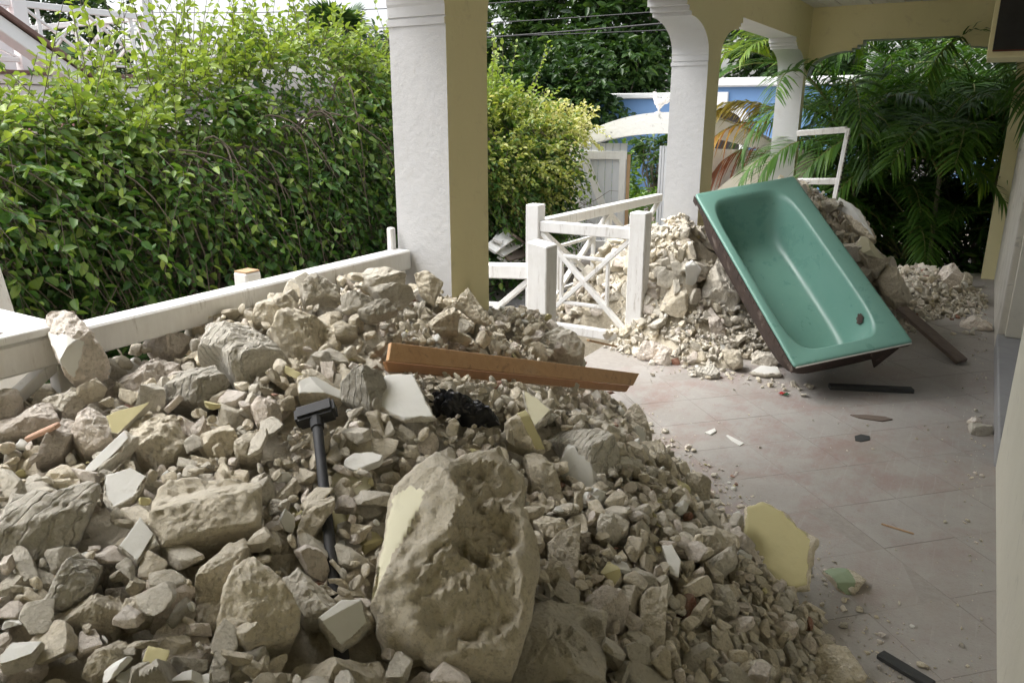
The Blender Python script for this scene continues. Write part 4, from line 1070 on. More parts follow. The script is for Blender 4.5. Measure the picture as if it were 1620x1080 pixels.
# second heap, beside and behind the tub
hero('boulder', 'grey boulder wedged between the far column and the tub', 'boulder', zt(85, 640, 110, 540, 165, 445, 235, 500, 270, 620, 235, 710, 170, 660), 'rubble_grey', 0.16, 0.10, 5, 0.05, 0.02, 0, 0.35, lift=0.05, short='boulder left of the tub')
hero('rubble_chunk', 'pale upright shard in front of the boulder left of the tub', 'rubble chunk', zt(112, 700, 130, 672, 195, 770, 198, 810, 150, 820, 125, 775), 'rubble_pink', 0.07, 0.08, 4, 0.04, 0.02, 0, 0.3, lift=0.05, short='pale upright shard')
hero('rubble_chunk', 'tan stone at the foot of the heap left of the tub corner', 'rubble chunk', zt(182, 880, 220, 860, 270, 868, 280, 950, 240, 962, 200, 935), 'rubble', 0.08, 0.12, 4, 0.04, 0.02, 0, 0.4, lift=0.04, short='tan foot stone')
hero('rubble_chunk', 'grey block at the heap\'s foot nearest the tub\'s low corner', 'rubble chunk', zt(318, 885, 350, 872, 430, 900, 438, 945, 380, 950, 322, 940), 'rubble_grey', 0.09, 0.08, 4, 0.05, 0.02, 0, 0.4, lift=0.04, short='grey foot block')
hero('plaster_chip', 'flat pale green chip on the floor before the tub\'s low corner', 'plaster chip', zt(310, 985, 360, 955, 440, 962, 455, 995, 380, 1000), 'rubble_grey', 0.03, 0.0, 0, 0.02, 0.02, 0, 0.85, zt(315, 983, 362, 957, 438, 964, 450, 990, 380, 996), 'chip_white', 0.025, short='flat pale green chip')
hero('rubble_chunk', 'ribbed white flake lying alone on the floor before the second heap', 'rubble chunk', zt(10, 965, 75, 940, 150, 985, 172, 1010, 130, 1022, 60, 1000), 'rubble_comb', 0.03, 0.02, 1, 0.03, 0.02, 0, 0.8, lift=0.025, short='ribbed white flake')
hero('rubble_chunk', 'pale stone at the foot of the tall gate post', 'rubble chunk', Z(960, 540, 4.05)(190, 60, 240, 10, 330, 0, 430, 20, 420, 80, 300, 85, 210, 85), 'rubble_pink', 0.10, 0.10, 4, 0.04, 0.02, 0, 0.5, lift=0.04, short='pale stone by the post')
hero('rubble_chunk', 'round pale stone in front of the stone at the gate post', 'rubble chunk', Z(960, 540, 4.05)(298, 95, 350, 45, 390, 60, 418, 150, 360, 148, 310, 120), 'rubble_pink', 0.08, 0.12, 4, 0.03, 0.02, 0, 0.4, lift=0.04, short='round pale stone')
hero('wall_fragment', 'white topped slab tilted against the heap right of the tub', 'wall fragment', zt(690, 215, 722, 186, 820, 255, 895, 392, 860, 380, 760, 310, 695, 268), 'rubble', 0.10, 0.02, 1, 0.03, 0.02, 0.0, 0.35, zt(690, 215, 722, 188, 820, 257, 890, 388, 850, 345, 770, 270), 'chip_white', 0.02, anchor=at(1345, 340, Y=6.6), short='white topped slab')
hero('rubble_chunk', 'block with pale painted face right of the tub rim', 'rubble chunk', zt(790, 420, 820, 370, 870, 380, 945, 430, 935, 470, 900, 520, 850, 480), 'rubble', 0.16, 0.06, 3, 0.04, 0.02, 0, 0.4, zt(795, 420, 822, 372, 870, 382, 938, 440, 880, 455, 830, 450), 'chip_cream', anchor=at(1375, 400, Y=6.3), short='painted block right of the tub')
hero('rubble_chunk', 'long tan block below the painted block right of the tub', 'rubble chunk', zt(900, 540, 950, 470, 1000, 500, 1060, 610, 1050, 660, 980, 670, 930, 610), 'rubble', 0.18, 0.08, 4, 0.05, 0.02, 0, 0.35, anchor=at(1415, 448, Y=6.25), short='long tan block')
hero('rubble_chunk', 'reddish lump on the low rubble before the palm opening', 'rubble chunk', zf(1205, 160, 1240, 110, 1290, 102, 1330, 150, 1320, 210, 1240, 215), 'rubble_pink', 0.12, 0.14, 4, 0.05, 0.03, 0, 0.3, lift=0.08, short='reddish lump')
hero('rubble_chunk', 'rounded stone right beside the reddish lump', 'rubble chunk', zf(1318, 150, 1350, 135, 1380, 160, 1375, 200, 1330, 205), 'rubble', 0.08, 0.14, 4, 0.04, 0.02, 0, 0.4, lift=0.06, short='stone beside the lump')
hero('rubble_chunk', 'brownish boulder of the low rubble near the house wall', 'rubble chunk', zf(1310, 400, 1330, 350, 1400, 335, 1470, 370, 1475, 415, 1400, 425), 'rubble_pink', 0.12, 0.12, 4, 0.05, 0.03, 0, 0.45, lift=0.07, short='brownish boulder')
hero('rubble_chunk', 'white stone lying by the doorstep', 'rubble chunk', zf(1355, 880, 1390, 860, 1475, 850, 1480, 900, 1430, 925, 1370, 910), 'rubble_grey', 0.06, 0.12, 4, 0.03, 0.02, 0, 0.6, lift=0.04, short='white stone by the step')
hero('rubble_chunk', 'small pinkish stone behind the white stone by the doorstep', 'rubble chunk', zf(1350, 850, 1380, 828, 1420, 840, 1425, 858, 1380, 865), 'rubble_pink', 0.05, 0.12, 4, 0.03, 0.02, 0, 0.6, lift=0.03, short='small pinkish stone')

# ------------------------------------------------------------------ rubble: everything between them, dropped piece by piece on the heaps
def ico(sub):
    bm = bmesh.new()
    bmesh.ops.create_icosphere(bm, subdivisions=sub, radius=1)
    V = np.array([v.co[:] for v in bm.verts])
    Fc = np.array([[v.index for v in f.verts] for f in bm.faces])
    bm.free()
    return V, Fc
ICO = {2: ico(2), 3: ico(3), 4: ico(4)}
def rock_shape(sub, seed, dims, k):
    g_ = np.random.default_rng(seed)
    U, Fc = ICO[sub]
    D = np.array(dims)
    u = U * D
    u /= np.linalg.norm(u, axis=1)[:, None]
    ns = g_.normal(size=(k, 3))
    ns /= np.linalg.norm(ns, axis=1)[:, None]
    planes = [(np.eye(3)[i] * s_, D[i] * g_.uniform(0.85, 1.0)) for i in range(3) for s_ in (1, -1)]
    planes += [(nn, np.linalg.norm(nn * D) * g_.uniform(0.50, 0.86)) for nn in ns]
    acc = sum(np.clip(u @ nn / d, 0, None) ** 44 for nn, d in planes)
    r_ = acc ** (-1 / 44)
    V = u * r_[:, None]
    V *= (1 + 0.06 * vnoise(V, 1.6, seed, 2) + 0.032 * vnoise(V, 6, seed + 2, 3, 0.65))[:, None]
    return V, Fc
KINDS = []
for k in range(34):
    g_ = np.random.default_rng(900 + k)
    dims = [(1, 0.8, 0.62), (1, 0.72, 0.30), (1, 0.52, 0.30), (1, 0.9, 0.36), (1, 0.66, 0.50), (1, 0.68, 0.20)][k % 6]
    dims = tuple(np.array(dims) * g_.uniform(0.9, 1.1, 3))
    V4, F4 = rock_shape(4, 300 + k, dims, 6)
    KINDS.append([V4, F4, dims, None])
LOW, TINY = [], []
for k in range(34):
    g_ = np.random.default_rng(900 + k)
    dims = KINDS[k][2]
    LOW.append(rock_shape(3, 300 + k, dims, 6))
    TINY.append(rock_shape(2, 300 + k, dims, 6))
SHAPE_WORD = ['blocky', 'flat', 'oblong', 'wedge-like', 'rounded', 'slab-like']
def rand_rot(nrm, spread):
    """a piece lies roughly on its flat side along the slope"""
    z = unit(np.array(nrm) + rng.normal(0, spread, 3))
    x = unit(np.cross(rng.normal(size=3), z))
    return np.stack([x, np.cross(z, x), z], 1)
gTy, gTx = np.gradient(T, RES)[1], np.gradient(T, RES)[0]
TT_ = T + 0.03 * np.clip((T - BASE) / 0.3, 0, 1)
cells_all = np.argwhere(HEAP & ~(TUBCELL & (rimz < 0.75)) & (gx < 0.2) & ~((np.abs(gx + 1.915) < 0.16) & (((gy > 2.48) & (gy < 2.80)) | ((gy > 5.66) & (gy < 5.98)))))
# weight the cells by how large they show in the photograph
cw = np.stack([gx[tuple(cells_all.T)], gy[tuple(cells_all.T)], T[tuple(cells_all.T)]], 1)
sx, sy, sz = proj(cw)
vis = (sz > 0.4) & (sx > -120) & (sx < 1720) & (sy < 1230)
cells_all, szv = cells_all[vis], sz[vis]
pw = (1 / szv ** 0.8) * np.where(gy[tuple(cells_all.T)] > 4.5, 1.2, 1.0)
pw /= pw.sum()
PLACED = []
KEEP = [([(470, 652), (530, 645)], 14), ([(690, 640), (735, 650), (775, 660)], 12), ([(630, 560), (1000, 602)], 16), ([(640, 760), (600, 930)], 14), ([(600, 940), (660, 1015), (800, 1020)], 6), ([(1190, 800), (1240, 900)], 12), ([(360, 960), (430, 950)], 12), ([(270, 790), (380, 790)], 14)]
def blocked(p, size):
    if size < 0.016:
        return False
    x, y, z = (float(v[0]) for v in proj(p))
    for line, r_ in KEEP:
        if poly_dist(np.array([x]), np.array([y]), np.array(line))[0] < r_ + 0.8 * size * F / z:
            return True
    return False
far_cells = cells_all[gy[tuple(cells_all.T)] > 4.5]
def drop(size, k, sink, spread, tries=10, far=False):
    cand = far_cells[rng.integers(0, len(far_cells), tries)] if far else cells_all[rng.choice(len(cells_all), tries, p=pw)]
    gap = Hh[cand[:, 0], cand[:, 1]] - TT_[cand[:, 0], cand[:, 1]]
    i, j = cand[np.argmin(gap)]
    if gap.min() > (-0.15 * size if size < 0.025 else 0.01):
        return False
    V = LOW[k][0]
    nrm = unit((-gTx[i, j], -gTy[i, j], 1.0))
    Rm = rand_rot(nrm, spread)
    P = (V * size) @ Rm.T
    x, y = gx[i, j], gy[i, j]
    if blocked((x, y, T[i, j]), size):
        return False
    ii, jj = cell(P[:, 0] + x, P[:, 1] + y)
    hcell = Hh[ii, jj]
    if HEROCELL[ii, jj].mean() > (0.25 if size > 0.045 else 0.42 if size > 0.025 else 0.6):
        return False
    if hcell.max() > 5:
        return False
    low = P[:, 2] < 0
    dz = np.percentile(hcell[low] - P[low, 2], 100 - sink)
    top = dz + P[:, 2].max()
    if dz + P[:, 2].mean() > T[i, j] + size * 0.9 + 0.02:
        return False
    if TUBCELL[i, j] and dz + P[:, 2].max() > rimz[i, j] - 0.40:
        return False
    np.maximum.at(Hh, (ii, jj), P[:, 2] + dz)
    PLACED.append((k, size, Rm, np.array((x, y, dz))))
    return True
for lo_, hi_, cnt_ in ((0.075, 0.130, 420), (0.05, 0.075, 700)):
    for _ in range(cnt_):
        drop(rng.uniform(lo_, hi_), int(rng.integers(0, 34)), 30, 0.5, 6, True)
for size_range, count, sink, spread in (((0.046, 0.072), 1000, 30, 0.5), ((0.027, 0.046), 5500, 32, 0.65), ((0.015, 0.027), 8000, 32, 0.75), ((0.007, 0.015), 4500, 25, 0.8)):
    n0_ = len(PLACED)
    for _ in range(count):
        drop(size_range[0] * (size_range[1] / size_range[0]) ** rng.random(), int(rng.integers(0, 34)), sink, spread, 8)
    print('placed', len(PLACED) - n0_)
# crumbs strewn over the floor
def strew(n, size_lo, size_hi, sampler):
    for _ in range(n):
        x, y = sampler()
        i, j = cell(x, y)
        if T[i, j] > 0.05 or x > 0.22 or x < -2.0:
            continue
        k = int(rng.integers(0, 34))
        s_ = size_lo * (size_hi / size_lo) ** (rng.random() ** 2.2)
        Rm = rand_rot((0, 0, 1), 0.25)
        P = (LOW[k][0] * s_) @ Rm.T
        PLACED.append((k, s_, Rm, np.array((x, y, -P[:, 2].min() * 0.9))))
def near_toe():
    a = rng.integers(0, len(TOE) - 1)
    p = TOE[a] + (TOE[a + 1] - TOE[a]) * rng.random()
    return p[0] + abs(rng.normal(0, 0.12)), p[1] + abs(rng.normal(0, 0.10))
strew(600, 0.004, 0.024, near_toe)
strew(1300, 0.0015, 0.005, near_toe)
strew(650, 0.002, 0.010, lambda: (rng.uniform(-1.9, 0.2), rng.uniform(1.8, 8.8)))
strew(300, 0.003, 0.014, lambda: (0.24 - abs(rng.normal(0, 0.07)), rng.uniform(1.9, 8.8)))
strew(160, 0.005, 0.03, lambda: (rng.uniform(-1.75, -0.7), 4.85 - abs(rng.normal(0, 0.12))))
strew(140, 0.006, 0.04, lambda: (rng.uniform(-0.6, 0.2), rng.uniform(6.0, 8.8)))

# which ones show largest: a small depth buffer of the whole rubble
BWX, BWY = 540, 360
zbuf = np.full((BWX, BWY), 1e9)
ibuf = np.full((BWX, BWY), -1)
area = np.zeros(len(PLACED))
order = []
for idx_, (k, s_, Rm, p) in enumerate(PLACED):
    P = (LOW[k][0] * s_) @ Rm.T + p
    x, y, z = proj(P)
    zm = z.mean()
    if zm < 0.3:
        continue
    x0, x1, y0, y1 = [int(v / 3) for v in (x.min(), x.max() + 3, y.min(), y.max() + 3)]
    x0, y0, x1, y1 = max(0, x0), max(0, y0), min(BWX, x1), min(BWY, y1)
    if x0 >= x1 or y0 >= y1:
        continue
    # ellipse splat
    xs, ys = np.meshgrid(np.arange(x0, x1), np.arange(y0, y1), indexing='ij')
    cxp, cyp, rx, ry = (x.min() + x.max()) / 6, (y.min() + y.max()) / 6, max(0.7, (x.max() - x.min()) / 6 * .9), max(0.7, (y.max() - y.min()) / 6 * .9)
    msk = ((xs - cxp) / rx) ** 2 + ((ys - cyp) / ry) ** 2 <= 1
    zb2 = zbuf[x0:x1, y0:y1]
    better = msk & (zm < zb2)
    zb2[better] = zm
    ibuf[x0:x1, y0:y1][better] = idx_
u_, cts = np.unique(ibuf[ibuf >= 0], return_counts=True)
area[u_] = cts
rank = np.argsort(-area)
CHUNK_MAX = 225
single = [int(i) for i in rank[:CHUNK_MAX] if area[i] > 12]
RM = ['rubble', 'rubble_grey', 'rubble_pink', 'rubble', 'rubble', 'rubble_grey']
mesh_of = {}
def rock_mesh(k, m):
    if (k, m) not in mesh_of:
        V, Fc = KINDS[k][0], KINDS[k][1]
        me = mesh_np('rubble_chunk', V, tris=Fc, smooth=True, tone=np.full(len(V), 0.0))
        me.set_sharp_from_angle(angle=R(32))
        me.materials.append(M[m])
        mesh_of[(k, m)] = me
    return mesh_of[(k, m)]
DIRS = ['right of', 'below and right of', 'below', 'below and left of', 'left of', 'above and left of', 'above', 'above and right of']
ORD = ['nearest', 'second nearest', 'third nearest', 'fourth nearest', 'fifth nearest', 'sixth nearest', 'seventh nearest', 'eighth nearest']
landp = np.array([a for a, _ in LAND])
taken = {}
items = []
for i in single:
    k, s_, Rm, p = PLACED[i]
    x, y, z = (float(v[0]) for v in proj(p))
    d = np.hypot(landp[:, 0] - x, landp[:, 1] - y)
    a = int(np.argmin(d))
    ang = math.degrees(math.atan2(y - landp[a, 1], x - landp[a, 0])) % 360
    s8 = int((ang + 22.5) // 45) % 8
    items.append((i, a, s8, d[a], x, y))
items.sort(key=lambda t: t[3])
for i, a, s8, dd_, x, y in items:
    k, s_, Rm, p = PLACED[i]
    key = (a, s8)
    r_ = taken.get(key, 0)
    taken[key] = r_ + 1
    m = RM[int(rng.integers(0, 6))]
    if p[0] < -1.5 and p[1] < 2.0 or p[1] > 4.6:
        m = ['rubble', 'rubble_pink', 'rubble_grey', 'rubble_grey'][int(rng.integers(0, 4)) if p[1] < 4.6 else int(rng.choice([0, 2, 3]))]
    painted = k % 6 in (1, 5) and rng.random() < 0.35
    if painted:
        m = ['chip_white', 'chip_white', 'chip_cream', 'chip_yellow'][int(rng.integers(0, 4))]
    o = bpy.data.objects.new('rubble_chunk', rock_mesh(k, m))
    col.objects.link(o)
    o.matrix_world = Matrix(np.vstack([np.hstack([Rm * s_, p[:, None]]), [0, 0, 0, 1]]).tolist())
    tag(o, f'{"smooth painted " if painted else ""}{SHAPE_WORD[k % 6]} chunk, {ORD[min(r_, 7)]} one {DIRS[s8]} the {LAND[a][1]}', 'rubble chunk',
        'loose chunks of the front heap' if p[1] < 4.4 else 'loose chunks of the heap beside the tub')
sset = set(single)
VV, QQ, TT, MI, off = [], [], [], [], 0
for idx_, (k, s_, Rm, p) in enumerate(PLACED):
    if idx_ in sset:
        continue
    V, Fc = LOW[k] if s_ > 0.023 else TINY[k]
    VV.append((V * s_) @ Rm.T + p)
    QQ.append(Fc + off)
    MI.append(np.full(len(Fc), rng.choice(6, p=[0.53, 0.235, 0.18, 0.038, 0.007, 0.01] if p[1] < 4.5 else [0.25, 0.62, 0.10, 0.02, 0.003, 0.007])))
    TT.append(np.full(len(V), rng.uniform(-0.1, 0.35)))
    off += len(V)
me = mesh_np('small_rubble', np.concatenate(VV), tris=np.concatenate(QQ), smooth=True, tone=np.concatenate(TT), mat_idx=np.concatenate(MI))
me.set_sharp_from_angle(angle=R(32))
tag(link('small_rubble', me, [M['rubble'], M['rubble_grey'], M['rubble_pink'], M['chip_white'], M['chip_yellow'], M['brick']]), kind='stuff')

# ------------------------------------------------------------------ things lying on and around the heaps
# orange moulded board
bl0, bl1 = at(625, 562, T=2.22), at(1012, 604, T=3.30)
root = empty('orange_board', (bl0 + bl1) / 2, 'orange varnished moulding board with mitred ends lying across the heap', 'board')
ax = unit(bl1 - bl0)
vw = unit(CAM - (bl0 + bl1) / 2)
wd = unit(np.cross(ax, vw))
if wd[2] > 0:
    wd = -wd
fn = unit(np.cross(wd, ax))
if fn @ vw < 0:
    fn = -fn
fn = unit(fn * 0.8 + np.array((0, 0, 1.0)) * 0.25)
wd = unit(np.cross(ax, fn)); wd = wd if wd[2] < 0 else -wd
Lb = np.linalg.norm(bl1 - bl0)
o0 = bl0 - wd * 0.038
mb = MB()
mb.prism([(0.0, 0.0), (Lb + 0.02, 0.0), (Lb - 0.045, 0.055), (-0.016, 0.055)], o0 + ax * -0.01, ax, wd, -fn * 0.016)
mb.build('board_face', M['orange_wood'], root, 0.002)
mb = MB()
mb.prism([(-0.018, 0.056), (Lb - 0.046, 0.056), (Lb - 0.074, 0.082), (0.0, 0.082)], o0 + ax * -0.01 - fn * 0.002, ax, unit(wd - fn * 0.25), -fn * 0.014)
mb.build('moulded_edge', M['orange_edge'], root, 0.002)

# sledgehammer
h0, h1 = march(500, 655, T, 0.065), march(542, 1050, T, -0.035)
root = empty('sledgehammer', h1, 'black sledgehammer stuck head up in the heap', 'sledgehammer')
hx = unit(h1 - h0)
mb = MB()
mb.tube([h0 + hx * L_ * np.linalg.norm(h1 - h0) for L_ in np.linspace(0, 1.0, 9)], [0.0125, 0.0125, 0.012, 0.0125, 0.012, 0.0125, 0.013, 0.0135, 0.014], 12)
mb.build('handle', M['dusty_black'], root, smooth=True)
hd = unit(RT * 0.96 + UP * 0.20)
hd = unit(hd - hx * (hd @ hx))
hn = np.cross(hd, hx)
mb = MB()
mb.frame(h0 - hd * 0.050 - hx * 0.026 - hn * 0.024, hd * 0.100, hx * 0.048, hn * 0.048)
mb.build('hammer_head', M['dusty_black'], root, 0.008, seg=2)
mb = MB()
mb.tube([h0 + hx * 0.018, h0 + hx * 0.05], [0.018, 0.016], 12)
mb.build('collar', M['dusty_black'], root)

# black plastic bag: a crumpled sheet over the stones
bp = np.array([(682, 630), (700, 624), (728, 640), (755, 640), (778, 655), (782, 668), (740, 668), (715, 660), (690, 655)])
c = march(732, 648, Hh, 0.005)
gn = 40
V, Q = [], []
nb_ = unit(unit(CAM - c) * 0.45 + np.array((0, 0, 0.6)))
b1 = unit(np.cross((0, 0, 1), nb_)); b2 = np.cross(nb_, b1)
P2 = []
for x, y in bp:
    d = ray(x, y); p = CAM + d * ((c - CAM) @ nb_ / (d @ nb_)); P2.append(((p - c) @ b1, (p - c) @ b2))
P2 = cross_resample(P2, 72)
fr = np.linspace(0, 1, 22)
rows = []
for r_ in fr:
    q_ = P2.mean(0) + (P2 - P2.mean(0)) * r_ * (1.12 + 0.1 * vnoise(np.column_stack([P2, np.full(72, r_)]), 30, 4, 2)[:, None])
    hgt = 0.028 * (1 - r_ ** 2) + 0.030 * np.abs(vnoise(np.column_stack([q_, np.zeros(72)]), 26, 9, 4, 0.6)) - 0.03 * r_ ** 4 + 0.012
    rows.append(c + q_[:, :1] * b1 + q_[:, 1:] * b2 + hgt[:, None] * nb_)
V = np.concatenate(rows)
i_ = np.arange(21)[:, None] * 72; k_ = np.arange(72)[None]
Q = np.stack([i_ + k_, i_ + 72 + k_, i_ + 72 + (k_ + 1) % 72, i_ + (k_ + 1) % 72], -1).reshape(-1, 4)
me = mesh_np('plastic_bag', V - c, quads=Q, smooth=True)
me.set_sharp_from_angle(angle=R(40))
o = link('plastic_bag', me, M['plastic'], loc=c)
o.modifiers.new('film', 'SOLIDIFY').thickness = 0.002
tag(o, 'crumpled black plastic bag caught among the stones below the orange board', 'plastic bag')

def plank(name, p, q, w, t_, mat, label, cat, up=(0, 0, 1), extra=None):
    root = MB().bar(p, q, w, t_, up).build(name, M[mat], None, 0.003)
    return tag(root, label, cat)
plank('plank', at(1425, 487, Y=6.10) , at(1522, 572, Z=0.022), 0.10, 0.028, 'brown_plank', 'dusty brown plank leaning on rubble right of the tub', 'plank', (0.3, -0.3, 1))
plank('plank', at(1312, 611, Z=0.014), at(1444, 617, Z=0.014), 0.055, 0.028, 'dark_plank', 'dark grey plank lying on the floor under the tub', 'plank')
plank('plank', at(1392, 1034, Z=0.010), at(1475, 1084, Z=0.010), 0.040, 0.018, 'dark_plank', 'thin dark batten on the floor at the bottom right', 'batten')
plank('wood_sliver', at(1394, 828, Z=0.004), at(1446, 844, Z=0.004), 0.008, 0.007, 'raw_wood', 'thin reddish wood sliver lying on the floor', 'sliver')
l0 = march(43, 694, Hh, 0.02); l1 = march(92, 672, Hh, 0.03)
plank('wood_lath', l0, l1, 0.022, 0.012, 'pink_wood', 'short bare pinkish lath sticking out of rubble at the left', 'lath', (0.2, 0.1, 1))
plank('plank', at(930, 538, X=-1.75), at(975, 548, X=-1.72), 0.018, 0.012, 'raw_wood', 'small bare wood strip on the floor below the gate panel', 'strip')
# sweet wrapper
wc = at(1240, 625, Z=0.002)
wm = []
V, Fs, mi_ = [], [], []
for i in range(9):
    for j in range(4):
        x, y = (i - 4) * 0.0085, (j - 1.5) * 0.009
        V.append((x * c45 + y * c45 + 0, -x * c45 * 0.5 + y * c45, 0.004 + 0.008 * abs(math.sin(i * 1.7 + j * 1.1)) + 0.002 * j))
for i in range(8):
    for j in range(3):
        a = i * 4 + j
        Fs.append((a, a + 4, a + 5, a + 1)); mi_.append(0 if i < 4 else 1)
me = mesh_np('sweet_wrapper', np.array(V), faces=Fs, mat_idx=mi_)
o = link('sweet_wrapper', me, [flat_mat('red_foil', (0.45, 0.03, 0.03), 0.3), flat_mat('green_foil', (0.02, 0.12, 0.05), 0.3)], loc=wc)
o.rotation_euler.z = R(20)
o.modifiers.new('foil', 'SOLIDIFY').thickness = 0.0008
tag(o, 'crumpled red and green sweet wrapper on the floor before the tub', 'wrapper')
# paper scraps and flattened bits on the floor
def scrap(name, pts, mat, label, cat, t_=0.004):
    P = [at(x, y, Z=0.001) for x, y in pts]
    mb = MB()
    mb.prism([(p[0], p[1]) for p in P], (0, 0, 0.001), (1, 0, 0), (0, 1, 0), (0, 0, t_))
    tag(mb.build(name, M[mat], None, 0.0008), label, cat)
zs = Z(960, 540, 4.05)
scrap('white_strip', zs(762, 605, 775, 600, 880, 655, 850, 670, 800, 640), 'chip_white', 'thin white strip of plaster lying at the edge of the heap', 'plaster strip')
scrap('plaster_chip', zs(625, 590, 690, 562, 700, 580, 665, 602), 'chip_white', 'white folded chip beside the thin plaster strip', 'plaster chip', 0.008)
scrap('metal_grate', [(1352, 690), (1362, 687), (1376, 690), (1376, 696), (1362, 699), (1353, 697)], 'dark_plank', 'small dark floor drain grate set in the tiles', 'grate', 0.003)
scrap('dirt_streak', [(1345, 657), (1370, 657), (1400, 660), (1412, 664), (1395, 667), (1360, 662)], 'brown_plank', 'dark brown bark strip on the floor below the tub', 'bark strip', 0.006)

# white boards at the left end of the railing
mb = MB()
a0 = at(-30, 545, X=-2.02); a0[2] = 1.104
mb.frame((-2.30, 0.45, 1.104), (0.33, 0, 0), (0.0, 0.60, 0.0), (0, 0, 0.022))
o = tag(mb.build('white_board', M['paint_wood'], None, 0.003), 'wide white board with a slot lying flat on the long railing', 'board')
MB().box(-2.03, -2.005, 0.78, 0.92, 1.1225, 1.1275).build('slot', M['brown_plank'], None)
sl = bpy.data.objects['slot']; loc_ = sl.location.copy(); sl.parent = o; sl.location = loc_ - o.location
mb = MB()
mb.frame((-2.60, 0.55, 0.70), (0.02, 0.02, 0), (-0.05, 0.72, 0), (-0.12, 0.0, 0.49))
tag(mb.build('white_board', M['paint_wood'], None, 0.003), 'white board standing tilted behind the left end of the railing', 'board')

# leaning window frame behind the tub
root = empty('window_frame', at(1320, 315, Y=7.6), 'white louvred window frame leaning in front of the palms', 'window frame')
f1, f2, f3, f4 = at(1342, 205, Y=7.7), at(1320, 316, Y=7.35), at(1262, 211, Y=7.9), at(1262, 287, Y=7.6)
mb = MB().bar(f1, f2, 0.055, 0.035, (1, 0, 0)).build('stile', M['paint_wood'], root, 0.003)
MB().bar(f1 + (f3 - f1) * 0.03, f3, 0.035, 0.05, (0, -0.3, 1)).build('head_rail', M['paint_wood'], root, 0.003)
fm_ = f1 + (f2 - f1) * 0.74
MB().bar(fm_, f4, 0.035, 0.05, (0, -0.3, 1)).build('sill_rail', M['paint_wood'], root, 0.003)
for k in range(13):
    p = f1 + (f2 - f1) * (0.08 + k * 0.065)
    q = p + (f3 - f1) * -0.006 + np.array((0.02, -0.035, 0))
    MB().bar(p + np.array((0.022, -0.02, 0)), p + np.array((0.03, -0.02, -0.018)), 0.010, 0.012).build('louvre_clip', M['black_metal'], root)

# broken white boards at the hedge foot
root = None
for i, (p, q, w_) in enumerate([((775, 395), (808, 370), 0.14), ((790, 402), (822, 384), 0.10), ((800, 408), (838, 398), 0.12), ((786, 382), (800, 362), 0.10), ((812, 372), (840, 392), 0.08), ((792, 410), (846, 408), 0.09)]):
    A, B = at(*p, X=-4.2), at(*q, X=-4.3 - 0.12 * i)
    lab = ['widest broken white board in the scrap by the hedge', 'white board leaning under the widest scrap board', 'grey white board lying low in the scrap by the hedge',
           'short white board end standing up in the hedge scrap', 'thin white board crossing the hedge scrap', 'bottom board of the white scrap beside the hedge'][i]
    tag(MB().bar(A, B, w_, 0.025, (0.5, -0.4, 0.7)).build('broken_board', [M['paint_wood'], M['brown_plank']][i in (2, 4)], None, 0.002), lab, 'board', 'broken boards dumped by the hedge')

# ------------------------------------------------------------------ garden wall with arched gate, rooster
YG = 10.0
gw = empty('garden_wall', (-3.7, YG, GZ), 'stained white garden wall with a low arch over the gate', 'wall')
def arc_z(x, x0, x1, z0, zc_):
    t = (x - (x0 + x1) / 2) / ((x1 - x0) / 2)
    return z0 + (zc_ - z0) * (1 - t * t)
pts_t, pts_b = [], []
for k in range(25):
    x = -5.0 + 2.75 * k / 24
    pts_t.append((x, arc_z(x, -5.0, -2.25, 1.26, 1.63)))
    pts_b.append((x, arc_z(x, -5.0, -2.25, 1.12, 1.36)))
wall_from_outline('arch_lintel', pts_b + pts_t[::-1], YG, 'x', 0.28, [M['garden_wall']], lambda nn: 0, gw)
MB().box(-5.3, -4.86, YG + .001, YG + 0.279, GZ, 1.17).build('pier', M['garden_wall'], gw, 0.01)
MB().box(-3.5, -2.2, YG + .003, YG + 0.277, GZ, 1.17).build('pier', M['garden_wall'], gw, 0.01)
MB().box(-12, -5.3, YG + .003, YG + 0.277, GZ, 0.9).build('wall_run', M['garden_wall'], gw, 0.01)
